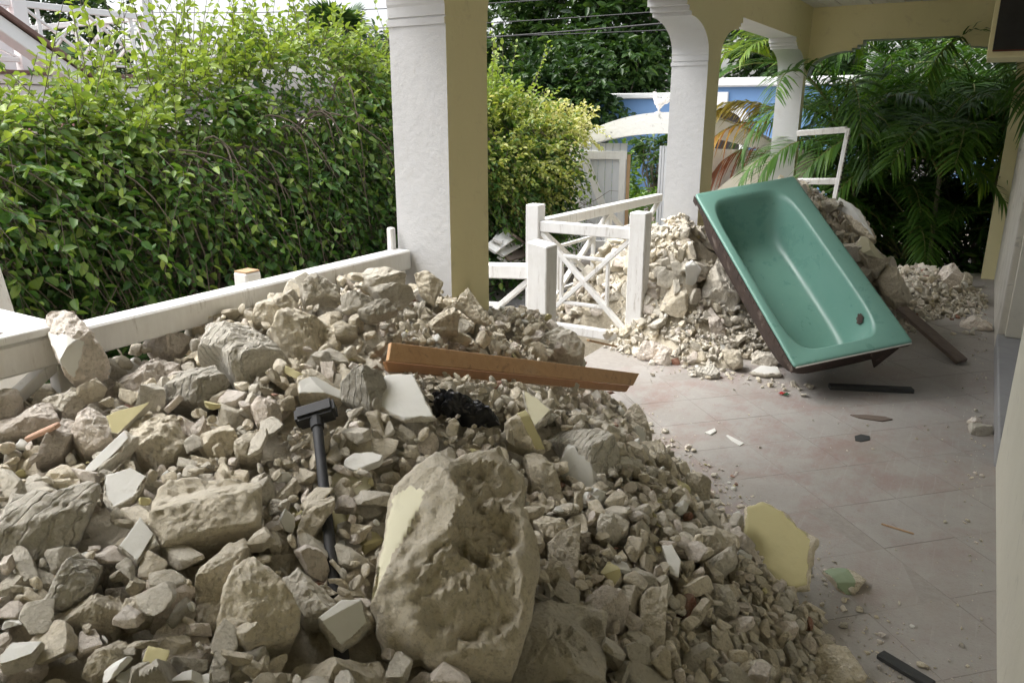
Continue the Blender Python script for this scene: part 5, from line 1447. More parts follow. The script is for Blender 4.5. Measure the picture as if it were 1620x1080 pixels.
# curved beige wing wall to the right
bw = [(-2.9, GZ), (-2.9, 0.62)]
for k in range(13):
    a = k / 12
    bw.append((-2.85 + 0.9 * a, 0.66 + 0.55 * math.sin(a * math.pi / 2)))
bw += [(-1.7, 1.21), (-1.7, GZ)]
gb = empty('wing_wall', (-2.2, 9.4, GZ), 'beige curved wing wall seen beyond the far columns', 'wall')
wall_from_outline('wing', bw, 9.62, 'x', 0.2, [M['beige_wall']], lambda nn: 0, gb)
def gate_leaf(hinge, ang, wdt, zt_, label, diag=True, edge=True):
    root = empty('garden_gate', (hinge[0], hinge[1], GZ), label, 'gate', 'leaves of the garden gate')
    d = np.array((math.cos(ang), math.sin(ang), 0))
    nn = np.array((d[1], -d[0], 0))
    h0_ = np.array((hinge[0], hinge[1], GZ + 0.08))
    H_ = zt_ - GZ - 0.08
    nb = 6
    for k in range(nb):
        mb = MB().frame(h0_ + d * (wdt * k / nb + 0.003), d * (wdt / nb - 0.006), -nn * 0.022, (0, 0, H_))
        mb.build('gate_board', M['gate_shade'], root, 0.003)
    def bar(p, q, w_):
        MB().bar(h0_ + d * p[0] + nn * 0.014 + np.array((0, 0, p[1])), h0_ + d * q[0] + nn * 0.014 + np.array((0, 0, q[1])), 0.024, w_, np.cross(nn, (0, 0, 1)) if abs(p[0] - q[0]) < 0.01 else (0, 0, 1)).build('ledge', M['paint_wood'], root, 0.003)
    bar((0.0, H_ - 0.16), (wdt, H_ - 0.16), 0.11)
    bar((0.0, 0.14), (wdt, 0.14), 0.11)
    MB().frame(h0_ + d * (wdt - 0.10) + nn * 0.0275, d * 0.085, -nn * 0.026, (0, 0, H_ - 0.1)).build('edge_stile', M['paint_wood'], root, 0.003)
    if diag:
        p, q = h0_ + d * 0.04 + nn * 0.0165 + np.array((0, 0, H_ - 0.24)), h0_ + d * (wdt - 0.12) + nn * 0.0165 + np.array((0, 0, 0.2))
        MB().bar(p, q, 0.10, 0.026, nn).build('brace', M['paint_wood'], root, 0.003)
    if edge:
        MB().frame(h0_ + d * (wdt + 0.001), d * 0.045, -nn * 0.03, (0, 0, H_ - 0.15)).build('bare_edge', M['raw_wood'], root, 0.002)
gate_leaf((-4.80, YG - 0.03), R(16), 0.60, 1.22, 'white gate leaf with diagonal brace swung open at the garden arch')
gate_leaf((-3.52, YG + 0.10), R(-175), 0.22, 1.20, 'narrow white gate leaf right of the diagonal braced one', False, False)

def rooster(base):
    root = None
    def ell(c_, r_, rot=0, n=20, m=12):
        V, Fs = [], []
        for i in range(m + 1):
            th = math.pi * i / m
            for k in range(n):
                ph = 2 * math.pi * k / n
                x, y, z = r_[0] * math.sin(th) * math.cos(ph), r_[1] * math.sin(th) * math.sin(ph), r_[2] * math.cos(th)
                V.append((c_[0] + x * math.cos(rot) - z * math.sin(rot), c_[1] + y, c_[2] + x * math.sin(rot) + z * math.cos(rot)))
        for i in range(m):
            for k in range(n):
                Fs.append((i * n + k, (i + 1) * n + k, (i + 1) * n + (k + 1) % n, i * n + (k + 1) % n))
        return V, Fs
    bm_ = MB()
    for c_, r_, rot in (((0, 0, 0.135), (0.075, 0.045, 0.055), -0.25), ((-0.052, 0, 0.185), (0.036, 0.032, 0.065), 0.35), ((-0.075, 0, 0.238), (0.027, 0.022, 0.027), 0),
                        ((0.078, 0, 0.175), (0.042, 0.024, 0.058), -0.3), ((0.10, 0, 0.155), (0.035, 0.02, 0.05), -0.9), ((0.0, 0, 0.085), (0.04, 0.03, 0.03), 0)):
        bm_.add(*ell(c_, r_, rot))
    bm_.tube([(-0.098, 0, 0.238), (-0.118, 0, 0.231)], [0.009, 0.002], 8)
    for k in range(4):
        bm_.tube([(-0.092 + k * 0.014, 0, 0.257), (-0.096 + k * 0.015, 0, 0.277 - abs(k - 1.2) * 0.004)], [0.008, 0.004], 6)
    bm_.tube([(-0.085, 0, 0.222), (-0.088, 0, 0.200)], [0.007, 0.006], 6)
    for sgn in (-1, 1):
        bm_.tube([(0.0, 0.016 * sgn, 0.08), (-0.002, 0.016 * sgn, 0.02)], [0.013, 0.009], 8)
        bm_.tube([(0.02, 0.016 * sgn, 0.018), (-0.03, 0.018 * sgn, 0.016)], [0.008, 0.006], 6)
    bm_.tube([(0, 0, -0.002), (0, 0, 0.014)], [0.06, 0.055], 16)
    bm_.v = [(x + base[0], y + base[1], z + base[2]) for x, y, z in bm_.v]
    o = bm_.build('rooster_statue', M['statue'], None, smooth=True)
    tag(o, 'small white rooster statue on top of the garden arch', 'statue')
rooster((-3.80, YG + 0.14, 1.615))

# ------------------------------------------------------------------ blue house across the street, lattice fence
bh = empty('blue_house', (-8, 17, GZ), 'blue house with white coping and arched doorway across the street', 'house')
MB().box(-13, -5.6, 17.0, 20, GZ, 1.90).build('wall', M['blue_wall'], bh)
MB().box(-13, -5.55, 16.94, 20, 1.90, 2.02).build('coping', M['white_trim'], bh, 0.02)
MB().box(-5.6, 4.0, 16.9, 21, GZ, 2.12).build('wall', M['blue_wall'], bh)
MB().box(-5.65, 4.05, 16.78, 21, 2.12, 2.30).build('coping', M['white_trim'], bh, 0.03)
for xc_ in (-4.93, -1.2):
    m_ = MB()
    out = [(xc_ - 0.42, GZ), (xc_ - 0.42, 1.42)] + [(xc_ - 0.42 * math.cos(math.pi * k / 12), 1.42 + 0.22 * math.sin(math.pi * k / 12)) for k in range(1, 12)] + [(xc_ + 0.42, 1.42), (xc_ + 0.42, GZ)]
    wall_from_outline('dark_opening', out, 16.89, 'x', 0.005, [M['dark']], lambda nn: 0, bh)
    ring_ = [(xc_ - 0.60 * math.cos(math.pi * k / 14), 1.42 + 0.40 * math.sin(math.pi * k / 14)) for k in range(15)] + [(xc_ + 0.43 * math.cos(math.pi * k / 14), 1.42 + 0.23 * math.sin(math.pi * k / 14)) for k in range(15)]
    wall_from_outline('arch_trim', ring_, 16.84, 'x', 0.05, [M['white_trim']], lambda nn: 0, bh)
    MB().box(xc_ - 0.12, xc_ + 0.12, 16.82, 16.895, 1.68, 2.02).build('keystone', M['white_trim'], bh, 0.01)
    for s_ in (-1, 1):
        MB().box(xc_ + s_ * 0.52 - 0.09, xc_ + s_ * 0.52 + 0.09, 16.84, 16.895, GZ, 1.415).build('pilaster', M['white_trim'], bh, 0.01)
MB().box(-5.75, -5.55, 16.85, 16.99, GZ, 1.9).build('corner_strip', M['white_trim'], bh, 0.01)
# lattice fence behind the palms
lf = empty('lattice_fence', (0, 13, GZ), 'white lattice fence glimpsed through the palms', 'fence')
lm = MB()
X0, X1, Z0, Z1 = -1.6, 2.6, 0.2, 3.2
def clip_add(p, q, yy):
    lm.bar((p[0], yy, p[1]), (q[0], yy, q[1]), 0.012, 0.035, (0, 1, 0))
stp = 0.13
for k in range(-30, 40):
    for sg in (1, -1):
        a = X0 + k * stp
        p0_, p1_ = (a, Z0), (a + (Z1 - Z0), Z1)
        lo_, hi_ = max(X0, p0_[0]), min(X1, p1_[0])
        if hi_ - lo_ < 0.05:
            continue
        z_lo, z_hi = Z0 + lo_ - a, Z0 + hi_ - a
        if sg < 0:
            clip_add((X0 + X1 - lo_, z_lo), (X0 + X1 - hi_, z_hi), 13.013)
        else:
            clip_add((lo_, z_lo), (hi_, z_hi), 13.0)
lt = lm.build('lattice', M['white_trim'], lf)
lt['kind'] = 'stuff'
for x in (-1.65, 0.5, 2.65):
    MB().box(x - 0.05, x + 0.05, 12.95, 13.06, GZ, 3.3).build('fence_post', M['white_trim'], lf, 0.005)
MB().box(-1.7, 2.7, 12.96, 13.05, 3.22, 3.32).build('fence_rail', M['white_trim'], lf, 0.005)

# ------------------------------------------------------------------ pink house with balcony, upper left
pk = empty('pink_house', (-11, 5, GZ), 'pink house with white balcony railing above the hedge', 'house')
MB().box(-17, -10.6, -6, 5.25, GZ, 1.75).build('wall', M['pink_wall'], pk)
# clapboards on the gable end facing the porch
for k in range(9):
    MB().box(-10.60, -10.56, 3.0, 5.2, 1.75 + k * 0.13, 1.755 + k * 0.13 + 0.118).build('clapboard', M['pink_wall'], pk, 0.004)
gA, gB = np.array((-10.3, 4.6, 3.10)), np.array((-10.3, 6.35, 1.90))
MB().bar(gA, gB, 0.30, 0.16, (0, 1, 1)).build('gable_fascia', M['white_trim'], pk, 0.01)
MB().bar(gA + np.array((0, 0.06, 0.11)), gB + np.array((0, 0.06, 0.11)), 0.42, 0.05, (0, 1, 1)).build('roof_edge', M['brown_roof'], pk, 0.005)
MB().box(-16, -10.9, 4.4, 8.1, 1.98, 2.10).build('balcony_floor', M['white_trim'], pk, 0.01)
MB().box(-16, -10.86, 4.4, 8.15, 2.10, 2.15).build('balcony_edge', M['brown_roof'], pk, 0.005)
MB().box(-16, -10.95, 4.4, 8.05, 1.55, 1.97).build('eave_fascia', M['white_trim'], pk, 0.01)
MB().box(-16, -11.2, 4.6, 7.9, GZ, 1.55).build('lower_wall', M['pink_wall'], pk)
for y in (4.5, 5.95, 7.80):
    MB().box(-11.08, -10.92, y - 0.09, y + 0.09, 2.15, 4.6).build('balcony_post', M['white_trim'], pk, 0.006)
MB().box(-11.04, -10.96, 4.59, 7.71, 2.93, 3.01).build('balcony_rail', M['white_trim'], pk, 0.006)
MB().box(-11.03, -10.97, 4.59, 7.71, 2.25, 2.31).build('balcony_rail', M['white_trim'], pk, 0.006)
for y0, y1 in ((4.59, 5.86), (6.04, 7.71)):
    n_p = 1 if y1 - y0 < 1.4 else 2
    for k in range(n_p):
        a, b_ = y0 + (y1 - y0) * k / n_p, y0 + (y1 - y0) * (k + 1) / n_p
        MB().bar((-11.0, a, 2.31), (-11.0, b_, 2.93), 0.03, 0.05, (1, 0, 0)).build('cross_brace', M['white_trim'], pk, 0.003)
        MB().bar((-11.004, a, 2.93), (-11.004, b_, 2.31), 0.03, 0.05, (1, 0, 0)).build('cross_brace', M['white_trim'], pk, 0.003)
        for yy in (a + (b_ - a) * 0.2, a + (b_ - a) * 0.8):
            MB().box(-11.018, -10.99, yy - 0.025, yy + 0.025, 2.31, 2.93).build('baluster', M['white_trim'], pk, 0.003)
for (p, q) in (((-11, 7.8), (-15, 7.8)),):
    MB().bar((p[0], p[1], 2.97), (q[0], q[1], 2.97), 0.08, 0.08).build('balcony_rail', M['white_trim'], pk, 0.006)
    for k in range(4):
        a, b_ = -11 - k, -12 - k
        MB().bar((a, 7.8, 2.3), (b_, 7.8, 2.93), 0.05, 0.03, (0, 1, 0)).build('cross_brace', M['white_trim'], pk, 0.003)
        MB().bar((a, 7.804, 2.93), (b_, 7.804, 2.3), 0.05, 0.03, (0, 1, 0)).build('cross_brace', M['white_trim'], pk, 0.003)
MB().box(-15.5, -13.2, 4.5, 7.0, 2.16, 4.7).build('upper_wall', M['white_trim'], pk)
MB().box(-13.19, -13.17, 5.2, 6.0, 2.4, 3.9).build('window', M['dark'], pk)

# ------------------------------------------------------------------ foliage
def leaf_arrays(pos, dirs, nrm, ln, wd, fold=0.25, curl=0.15):
    """each leaf: two halves folded along the midrib; returns vertices and quads"""
    pos, dirs, nrm = (np.asarray(a, float) for a in (pos, dirs, nrm))
    dirs = dirs / np.linalg.norm(dirs, axis=1)[:, None]
    sdv = np.cross(dirs, nrm)
    sdv /= np.linalg.norm(sdv, axis=1)[:, None] + 1e-9
    nn = np.cross(sdv, dirs)
    ln, wd = np.asarray(ln)[:, None], np.asarray(wd)[:, None]
    base = pos
    tip = pos + dirs * ln - nn * ln * curl
    l1 = pos + dirs * ln * 0.28 + sdv * wd * 0.5 + nn * wd * fold
    l2 = pos + dirs * ln * 0.68 + sdv * wd * 0.42 + nn * wd * fold - nn * ln * curl * 0.4
    r1 = pos + dirs * ln * 0.28 - sdv * wd * 0.5 + nn * wd * fold
    r2 = pos + dirs * ln * 0.68 - sdv * wd * 0.42 + nn * wd * fold - nn * ln * curl * 0.4
    V = np.stack([base, l1, l2, tip, r2, r1], 1).reshape(-1, 3)
    k = np.arange(len(pos))[:, None] * 6
    Q = np.concatenate([k + np.array([[0, 3, 2, 1]]), k + np.array([[0, 5, 4, 3]])], 0)
    return V, Q
def twigs(starts, dirs, length, nleaf, ln, droop, seed, spread=0.9, flat=0.0, tipgrow=0.0):
    """leafy twigs: alternate leaves along a sagging stem"""
    g_ = np.random.default_rng(seed)
    S, D = np.asarray(starts, float), np.asarray(dirs, float)
    D = D / np.linalg.norm(D, axis=1)[:, None]
    n = len(S)
    Lg = length * g_.uniform(0.6, 1.3, n)
    P, DD, NN, TW = [], [], [], []
    stems = []
    t = np.linspace(0.12, 1, nleaf)
    prev = S
    for i, tt in enumerate(t):
        p = S + D * (Lg * tt)[:, None] + np.array((0, 0, -1.0)) * (droop * Lg * tt ** 2)[:, None]
        tang = D + np.array((0, 0, -1.0)) * (2 * droop * tt)
        tang /= np.linalg.norm(tang, axis=1)[:, None]
        sv = np.cross(tang, (0, 0, 1.0)) + g_.normal(0, 0.25, (n, 3))
        sv /= np.linalg.norm(sv, axis=1)[:, None]
        sg = (1 if i % 2 else -1)
        d = tang * 0.75 + sv * sg * spread + g_.normal(0, 0.42, (n, 3)) + np.array((0, 0, -0.05))
        up_ = np.array((0, 0, 1.0)) * 1.0 + g_.normal(0, 0.5, (n, 3)) + D * flat
        P.append(p); DD.append(d); NN.append(up_); TW.append(np.full(n, tt))
    return np.concatenate(P), np.concatenate(DD), np.concatenate(NN), np.concatenate(TW), Lg
def stems_mesh(starts, dirs, Lg, droop, r_=0.003):
    S, D = np.asarray(starts, float), np.asarray(dirs, float)
    D = D / np.linalg.norm(D, axis=1)[:, None]
    V, Q = [], []
    n = len(S)
    ks = (0, 0.35, 0.7, 1.0)
    for tt in ks:
        p = S + D * (Lg * tt)[:, None] + np.array((0, 0, -1.0)) * (droop * Lg * tt ** 2)[:, None]
        a = np.cross(D, (0, 0, 1.0)); a /= np.linalg.norm(a, axis=1)[:, None] + 1e-9
        b_ = np.cross(a, D)
        for k in range(3):
            V.append(p + (a * math.cos(k * 2.094) + b_ * math.sin(k * 2.094)) * r_ * (1 - 0.5 * tt))
    V = np.stack(V, 1)                                   # n, 12, 3
    base = np.arange(n)[:, None] * 12
    for s_ in range(3):
        for k in range(3):
            Q.append(base + np.array([[s_ * 3 + k, s_ * 3 + (k + 1) % 3, s_ * 3 + 3 + (k + 1) % 3, s_ * 3 + 3 + k]]))
    return V.reshape(-1, 3), np.concatenate(Q)

# the lime hedge along the garden side
g_ = np.random.default_rng(77)
hedge = empty('lime_hedge', (-5.1, 5, GZ), 'long tall lime hedge with drooping leafy twigs beyond the railing', 'hedge')
HO = np.array(hedge.location)
def hedge_top(y):
    return np.interp(y, [0.5, 2.0, 2.6, 3.7, 4.4, 5.0, 5.6, 6.5, 7.5, 8.6, 9.4], [1.56, 1.60, 1.64, 1.72, 1.98, 2.28, 2.22, 2.0, 1.84, 1.78, 1.62]) + 0.05 * np.sin(y * 7.1) + 0.04 * np.sin(y * 17.3)
def hedge_front(y, z):
    return -4.62 - 0.28 * np.clip((z - 0.9) / 1.0, 0, 1) ** 2 + 0.27 * vnoise(np.column_stack([y * 1.0, z * 1.2, np.zeros_like(y)]), 1.9, 4, 3)
pos_l, dir_l, nrm_l, ln_l, tint_l = [], [], [], [], []
SV, SQ, so = [], [], 0
def grow(n, zlo, zhi, depth_lo, depth_hi, length, nleaf, leaf, droop, dirfn, tint_c, tint_s, seed, ylo=0.9, yhi=8.9, clump=True):
    global so
    g2 = np.random.default_rng(seed)
    y = g2.uniform(ylo, yhi, n * 2)
    rz_ = g2.random(n * 2)
    ok_ = (vnoise(np.column_stack([y, rz_ * 2.2, np.full(n * 2, seed * 0.7)]), 2.1, 31, 3) + g2.normal(0, 0.12, n * 2)) > -0.02
    if not clump:
        ok_[:] = True
    y, rz_ = y[ok_][:n], rz_[ok_][:n]
    n = len(y)
    top = hedge_top(y)
    z = GZ + 0.1 + (zlo + (zhi - zlo) * rz_) * (top - GZ - 0.1)
    x = hedge_front(y, z) - g2.uniform(depth_lo, depth_hi, n)
    S = np.column_stack([x, y, z])
    D = dirfn(n, g2, z, top)
    P, DD, NN, TW, Lg = twigs(S, D, length, nleaf, leaf, droop, seed + 1)
    h_ = np.tile((z - GZ) / (top - GZ), nleaf)
    pos_l.append(P); dir_l.append(DD); nrm_l.append(NN)
    ln_l.append(leaf * g2.uniform(0.65, 1.3, len(P)))
    # young leaves at twig ends and crown are yellower; lower leaves darkened as shade
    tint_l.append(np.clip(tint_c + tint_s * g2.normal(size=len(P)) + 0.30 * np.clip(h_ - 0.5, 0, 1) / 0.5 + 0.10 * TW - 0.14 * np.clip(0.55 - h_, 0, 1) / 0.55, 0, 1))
    V, Q = stems_mesh(S, D, Lg, droop, 0.0035)
    SV.append(V); SQ.append(Q + so); so += len(V)
front = lambda n, g2, z, top: np.column_stack([g2.uniform(0.35, 1.0, n), g2.normal(0, 0.55, n), g2.uniform(-0.5, 0.35, n)])
upw = lambda n, g2, z, top: np.column_stack([g2.normal(0.15, 0.5, n), g2.normal(0, 0.5, n), g2.uniform(0.3, 1.0, n)])
down = lambda n, g2, z, top: np.column_stack([g2.uniform(0.3, 0.9, n), g2.normal(0.15, 0.5, n), g2.uniform(-1.0, -0.2, n)])
grow(2000, 0.02, 1.0, 0.10, 0.45, 0.34, 9, 0.070, 0.35, front, 0.30, 0.13, 1)
grow(1300, 0.0, 1.0, 0.5, 0.95, 0.34, 9, 0.070, 0.3, front, 0.24, 0.12, 9, clump=False)
grow(1100, 0.45, 1.0, 0.15, 0.5, 0.42, 10, 0.070, 0.45, front, 0.42, 0.14, 2)
grow(1000, 0.88, 1.02, 0.0, 0.9, 0.30, 9, 0.066, 0.1, upw, 0.55, 0.16, 3)
grow(650, 0.25, 0.95, -0.02, 0.2, 0.5, 11, 0.070, 0.55, down, 0.38, 0.16, 4)
grow(95, 0.97, 1.03, 0.1, 0.8, 0.62, 12, 0.06, 0.05, lambda n, g2, z, top: np.column_stack([g2.normal(0.1, 0.25, n), g2.normal(0, 0.3, n), np.ones(n)]), 0.62, 0.15, 5)
grow(26, 1.0, 1.04, 0.2, 0.6, 0.85, 13, 0.06, 0.03, lambda n, g2, z, top: np.column_stack([g2.normal(0.1, 0.2, n), g2.normal(0, 0.25, n), np.ones(n)]), 0.6, 0.15, 6, 3.2, 4.2)
LP, LD, LN, LL, LT = (np.concatenate(a) for a in (pos_l, dir_l, nrm_l, ln_l, tint_l))
px_, py_, pz_ = proj(LP)
seen = (px_ > -60) & (px_ < 1000) & (py_ < 620)
score = np.where(seen & (LP[:, 0] > -4.55), LL / pz_, 0)
lone = np.argsort(-score)[:280]
rest = np.setdiff1d(np.arange(len(LP)), lone)
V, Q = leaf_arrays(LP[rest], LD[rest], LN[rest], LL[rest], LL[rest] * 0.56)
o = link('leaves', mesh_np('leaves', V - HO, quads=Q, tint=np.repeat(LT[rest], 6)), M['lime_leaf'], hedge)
o['kind'] = 'stuff'
for i in lone:
    V, Q = leaf_arrays(np.zeros((1, 3)), LD[i:i + 1], LN[i:i + 1], LL[i:i + 1], LL[i:i + 1] * 0.56)
    link('leaf', mesh_np('leaf', V, quads=Q, tint=np.repeat(LT[i:i + 1], 6)), M['lime_leaf'], hedge, LP[i] - HO)
V, Q = np.concatenate(SV), np.concatenate(SQ)
o = link('twigs', mesh_np('twigs', V - HO, quads=Q), M['twig'], hedge)
o['kind'] = 'stuff'
bmx = MB()
for k in range(85):
    y = g_.uniform(0.8, 8.8); zt_ = hedge_top(y)
    p0_ = np.array((-5.2 + g_.normal(0, 0.12), y, GZ))
    p1_ = np.array((-5.1, y + g_.normal(0.05, 0.15), zt_ * g_.uniform(0.9, 1.15)))
    p2_ = np.array((g_.uniform(-4.75, -4.50), y + g_.normal(0.35, 0.3), zt_ * g_.uniform(0.7, 1.1)))
    p3_ = np.array((g_.uniform(-4.62, -4.42), y + g_.normal(0.6, 0.35), g_.uniform(0.1, 1.2)))
    tt_ = np.linspace(0, 1, 16)[:, None]
    crv = (1 - tt_) ** 3 * p0_ + 3 * tt_ * (1 - tt_) ** 2 * p1_ + 3 * tt_ ** 2 * (1 - tt_) * p2_ + tt_ ** 3 * p3_
    crv = crv + 0.022 * np.column_stack([vnoise(crv, 4, k * 3 + q_, 2) for q_ in range(3)]) * np.sqrt(tt_)
    bmx.tube(list(crv), list(np.linspace(0.016, 0.0025, 16)), 5)
bmx.build('branches', M['twig'], hedge)
# small green limes
for k in range(16):
    y = g_.uniform(2.0, 6.0); z = g_.uniform(0.7, 1.7)
    V, Fc = ICO[3]
    me = mesh_np('lime_fruit', V * np.array((0.021, 0.021, 0.025)), tris=Fc, smooth=True)
    link('lime_fruit', me, flat_mat('green_lime', (0.12, 0.20, 0.05), 0.4), hedge, np.array((float(hedge_front(np.array([y]), np.array([z]))[0]) + 0.06, y, z)) - HO)
# dark wall added behind the hedge so that its gaps stay dark
tag(MB().box(-6.1, -5.75, -2, 9.9, GZ, 1.5).build('hedge_backing_wall', M['backing_wall'], None, 0.02), 'dark wall added behind the lime hedge to darken its gaps', 'wall')

def bush(name, label, cat, center, radii, n, length, nleaf, leaf, mat, tint_c, tint_s, seed, stem_z=None, group=None, shell=0.55, up=0.35, gap=0.25, trunk=0.03, wide=0.5, ntr=4):
    """a shrub or tree crown: leafy twigs through an uneven volume, on a branching trunk"""
    g2 = np.random.default_rng(seed)
    c_ = np.array(center, float)
    root = empty(name, (c_[0], c_[1], stem_z if stem_z is not None else c_[2] - radii[2]), label, cat, group)
    ro = np.array(root.location)
    u = g2.normal(size=(int(n * 2.2), 3)); u /= np.linalg.norm(u, axis=1)[:, None]
    rr = (shell + (1 - shell) * g2.random(len(u))) * (1 + 0.30 * vnoise(u, 2.0, seed, 3))
    keep_ = vnoise(u * rr[:, None], 2.6, seed + 4, 2) > -gap
    u, rr = u[keep_][:n], rr[keep_][:n]
    S = c_ + u * rr[:, None] * np.array(radii)
    D = u + np.array((0, 0, up)) + g2.normal(0, 0.45, u.shape)
    P, DD, NN, TW, Lg = twigs(S, D, length, nleaf, leaf, 0.25, seed + 1)
    ll = leaf * g2.uniform(0.65, 1.3, len(P))
    tt = np.clip(tint_c + tint_s * g2.normal(size=len(P)) + 0.18 * np.tile(vnoise(S, 2.5 / max(radii), seed + 8, 2), nleaf), 0, 1)
    V, Q = leaf_arrays(P, DD, NN, ll, ll * wide)
    o = link('crown', mesh_np('crown', V - ro, quads=Q, tint=np.repeat(tt, 6)), M[mat], root)
    mb = MB()
    tips = S[g2.choice(len(S), min(len(S), 26), replace=False)]
    for k in range(ntr):
        b0 = ro + np.array((g2.normal(0, trunk * 2), g2.normal(0, trunk * 2), 0))
        fork = b0 * 0.55 + c_ * 0.45 + g2.normal(0, 0.1 * min(radii), 3)
        mb.tube([b0, (b0 + fork) / 2 + g2.normal(0, trunk, 3), fork], [trunk, trunk * 0.8, trunk * 0.6], 7)
        for t_ in tips[k::ntr]:
            mb.tube([fork, (fork + t_) / 2 + g2.normal(0, trunk * 2, 3), t_], [trunk * 0.5, trunk * 0.3, trunk * 0.12], 5)
    mb.build('trunk', M['bark'], root)
    return root
bush('variegated_shrub', 'pale yellow variegated shrub beside the garden arch', 'shrub', (-4.80, 7.75, 1.10), (0.60, 1.30, 0.66), 1000, 0.26, 9, 0.055, 'varieg_leaf', 0.43, 0.22, 41, GZ, shell=0.5, wide=0.6)
bush('variegated_shrub', 'top spray of the pale variegated shrub lying over the garden arch', 'shrub', (-4.75, 9.15, 1.42), (0.32, 0.62, 0.22), 220, 0.24, 9, 0.055, 'varieg_leaf', 0.70, 0.22, 42, GZ, shell=0.4, wide=0.6)
bush('green_vine', 'dark green creeper hanging at the hedge end by the open gate', 'creeper', (-4.66, 8.2, 0.45), (0.25, 0.9, 0.75), 420, 0.26, 9, 0.055, 'lime_leaf', 0.42, 0.15, 43, GZ, shell=0.5, up=-0.3)
# dry bare twigs at that end
dt = MB()
for k in range(90):
    p = np.array((g_.uniform(-4.75, -4.45), g_.uniform(8.7, 9.5), g_.uniform(GZ, 0.7)))
    q_ = p + g_.normal(0, 0.16, 3)
    dt.tube([p, (p + q_) / 2 + g_.normal(0, 0.03, 3), q_, q_ + g_.normal(0, 0.1, 3)], [0.005, 0.004, 0.003, 0.002], 4)
o = dt.build('dry_twigs', M['twig'], None)
tag(o, kind='stuff')
bush('street_shrub', 'bright green leafy shrub seen through the open garden gate', 'shrub', (-5.35, 12.6, 0.25), (0.35, 0.4, 0.65), 150, 0.25, 8, 0.10, 'shrub_leaf', 0.6, 0.18, 51, GZ)
bush('frangipani', 'small dark leaved tree before the blue wall in the gate opening', 'tree', (-5.05, 13.6, 0.95), (0.45, 0.4, 0.42), 70, 0.2, 8, 0.16, 'tree_leaf', 0.55, 0.15, 52, GZ, wide=0.3, trunk=0.035, ntr=3)
bush('street_shrub', 'low green plants at the bottom of the open garden gate', 'shrub', (-4.7, 11.8, 0.0), (0.5, 0.4, 0.42), 130, 0.22, 8, 0.09, 'shrub_leaf', 0.55, 0.2, 53, GZ)
# trees across the street
for i, (c_, r_, n_, lf_, wd_, mt_, tc, lab) in enumerate([
        ((-9.0, 20.5, 4.4), (2.6, 2.2, 2.6), 1300, 0.30, 0.35, 'tree_leaf', 0.52, 'large drooping leaved tree right of centre behind the blue wall'),
        ((-12.2, 20.0, 3.4), (1.5, 1.5, 1.9), 900, 0.16, 0.5, 'tree_leaf', 0.6, 'light green rounded tree left of the large drooping tree'),
        ((-8.6, 18.6, 2.6), (1.5, 1.0, 1.0), 700, 0.2, 0.45, 'tree_leaf', 0.45, 'dark green low tree directly above the blue wall'),
        ((-17.0, 21, 2.6), (1.5, 1.5, 1.3), 700, 0.2, 0.45, 'tree_leaf', 0.55, 'broad green tree hidden partly by the near column'),
        ((-4.2, 22.0, 3.6), (2.2, 2.0, 2.0), 900, 0.22, 0.45, 'tree_leaf', 0.4, 'dark tree standing over the blue house'),
        ((-20, 11.0, 3.6), (2.0, 2.4, 1.9), 900, 0.2, 0.45, 'tree_leaf', 0.4, 'dark tree behind the balcony of the pink house'),
        ((-8.8, 16.2, 1.75), (1.80, 0.6, 1.05), 900, 0.16, 0.5, 'tree_leaf', 0.42, 'dark green bushy tree in front of the blue wall left of the rooster'),
        ((1.5, 20.0, 3.4), (3.2, 2.0, 3.2), 1400, 0.25, 0.4, 'tree_leaf', 0.4, 'dense tree behind the lattice fence')]):
    bush('street_tree', lab, 'tree', c_, r_, n_, lf_ * 2.2, 9, lf_, mt_, tc, 0.16, 60 + i, GZ, 'trees across the street', 0.45, 0.1, 0.3, 0.12, wd_, 2)

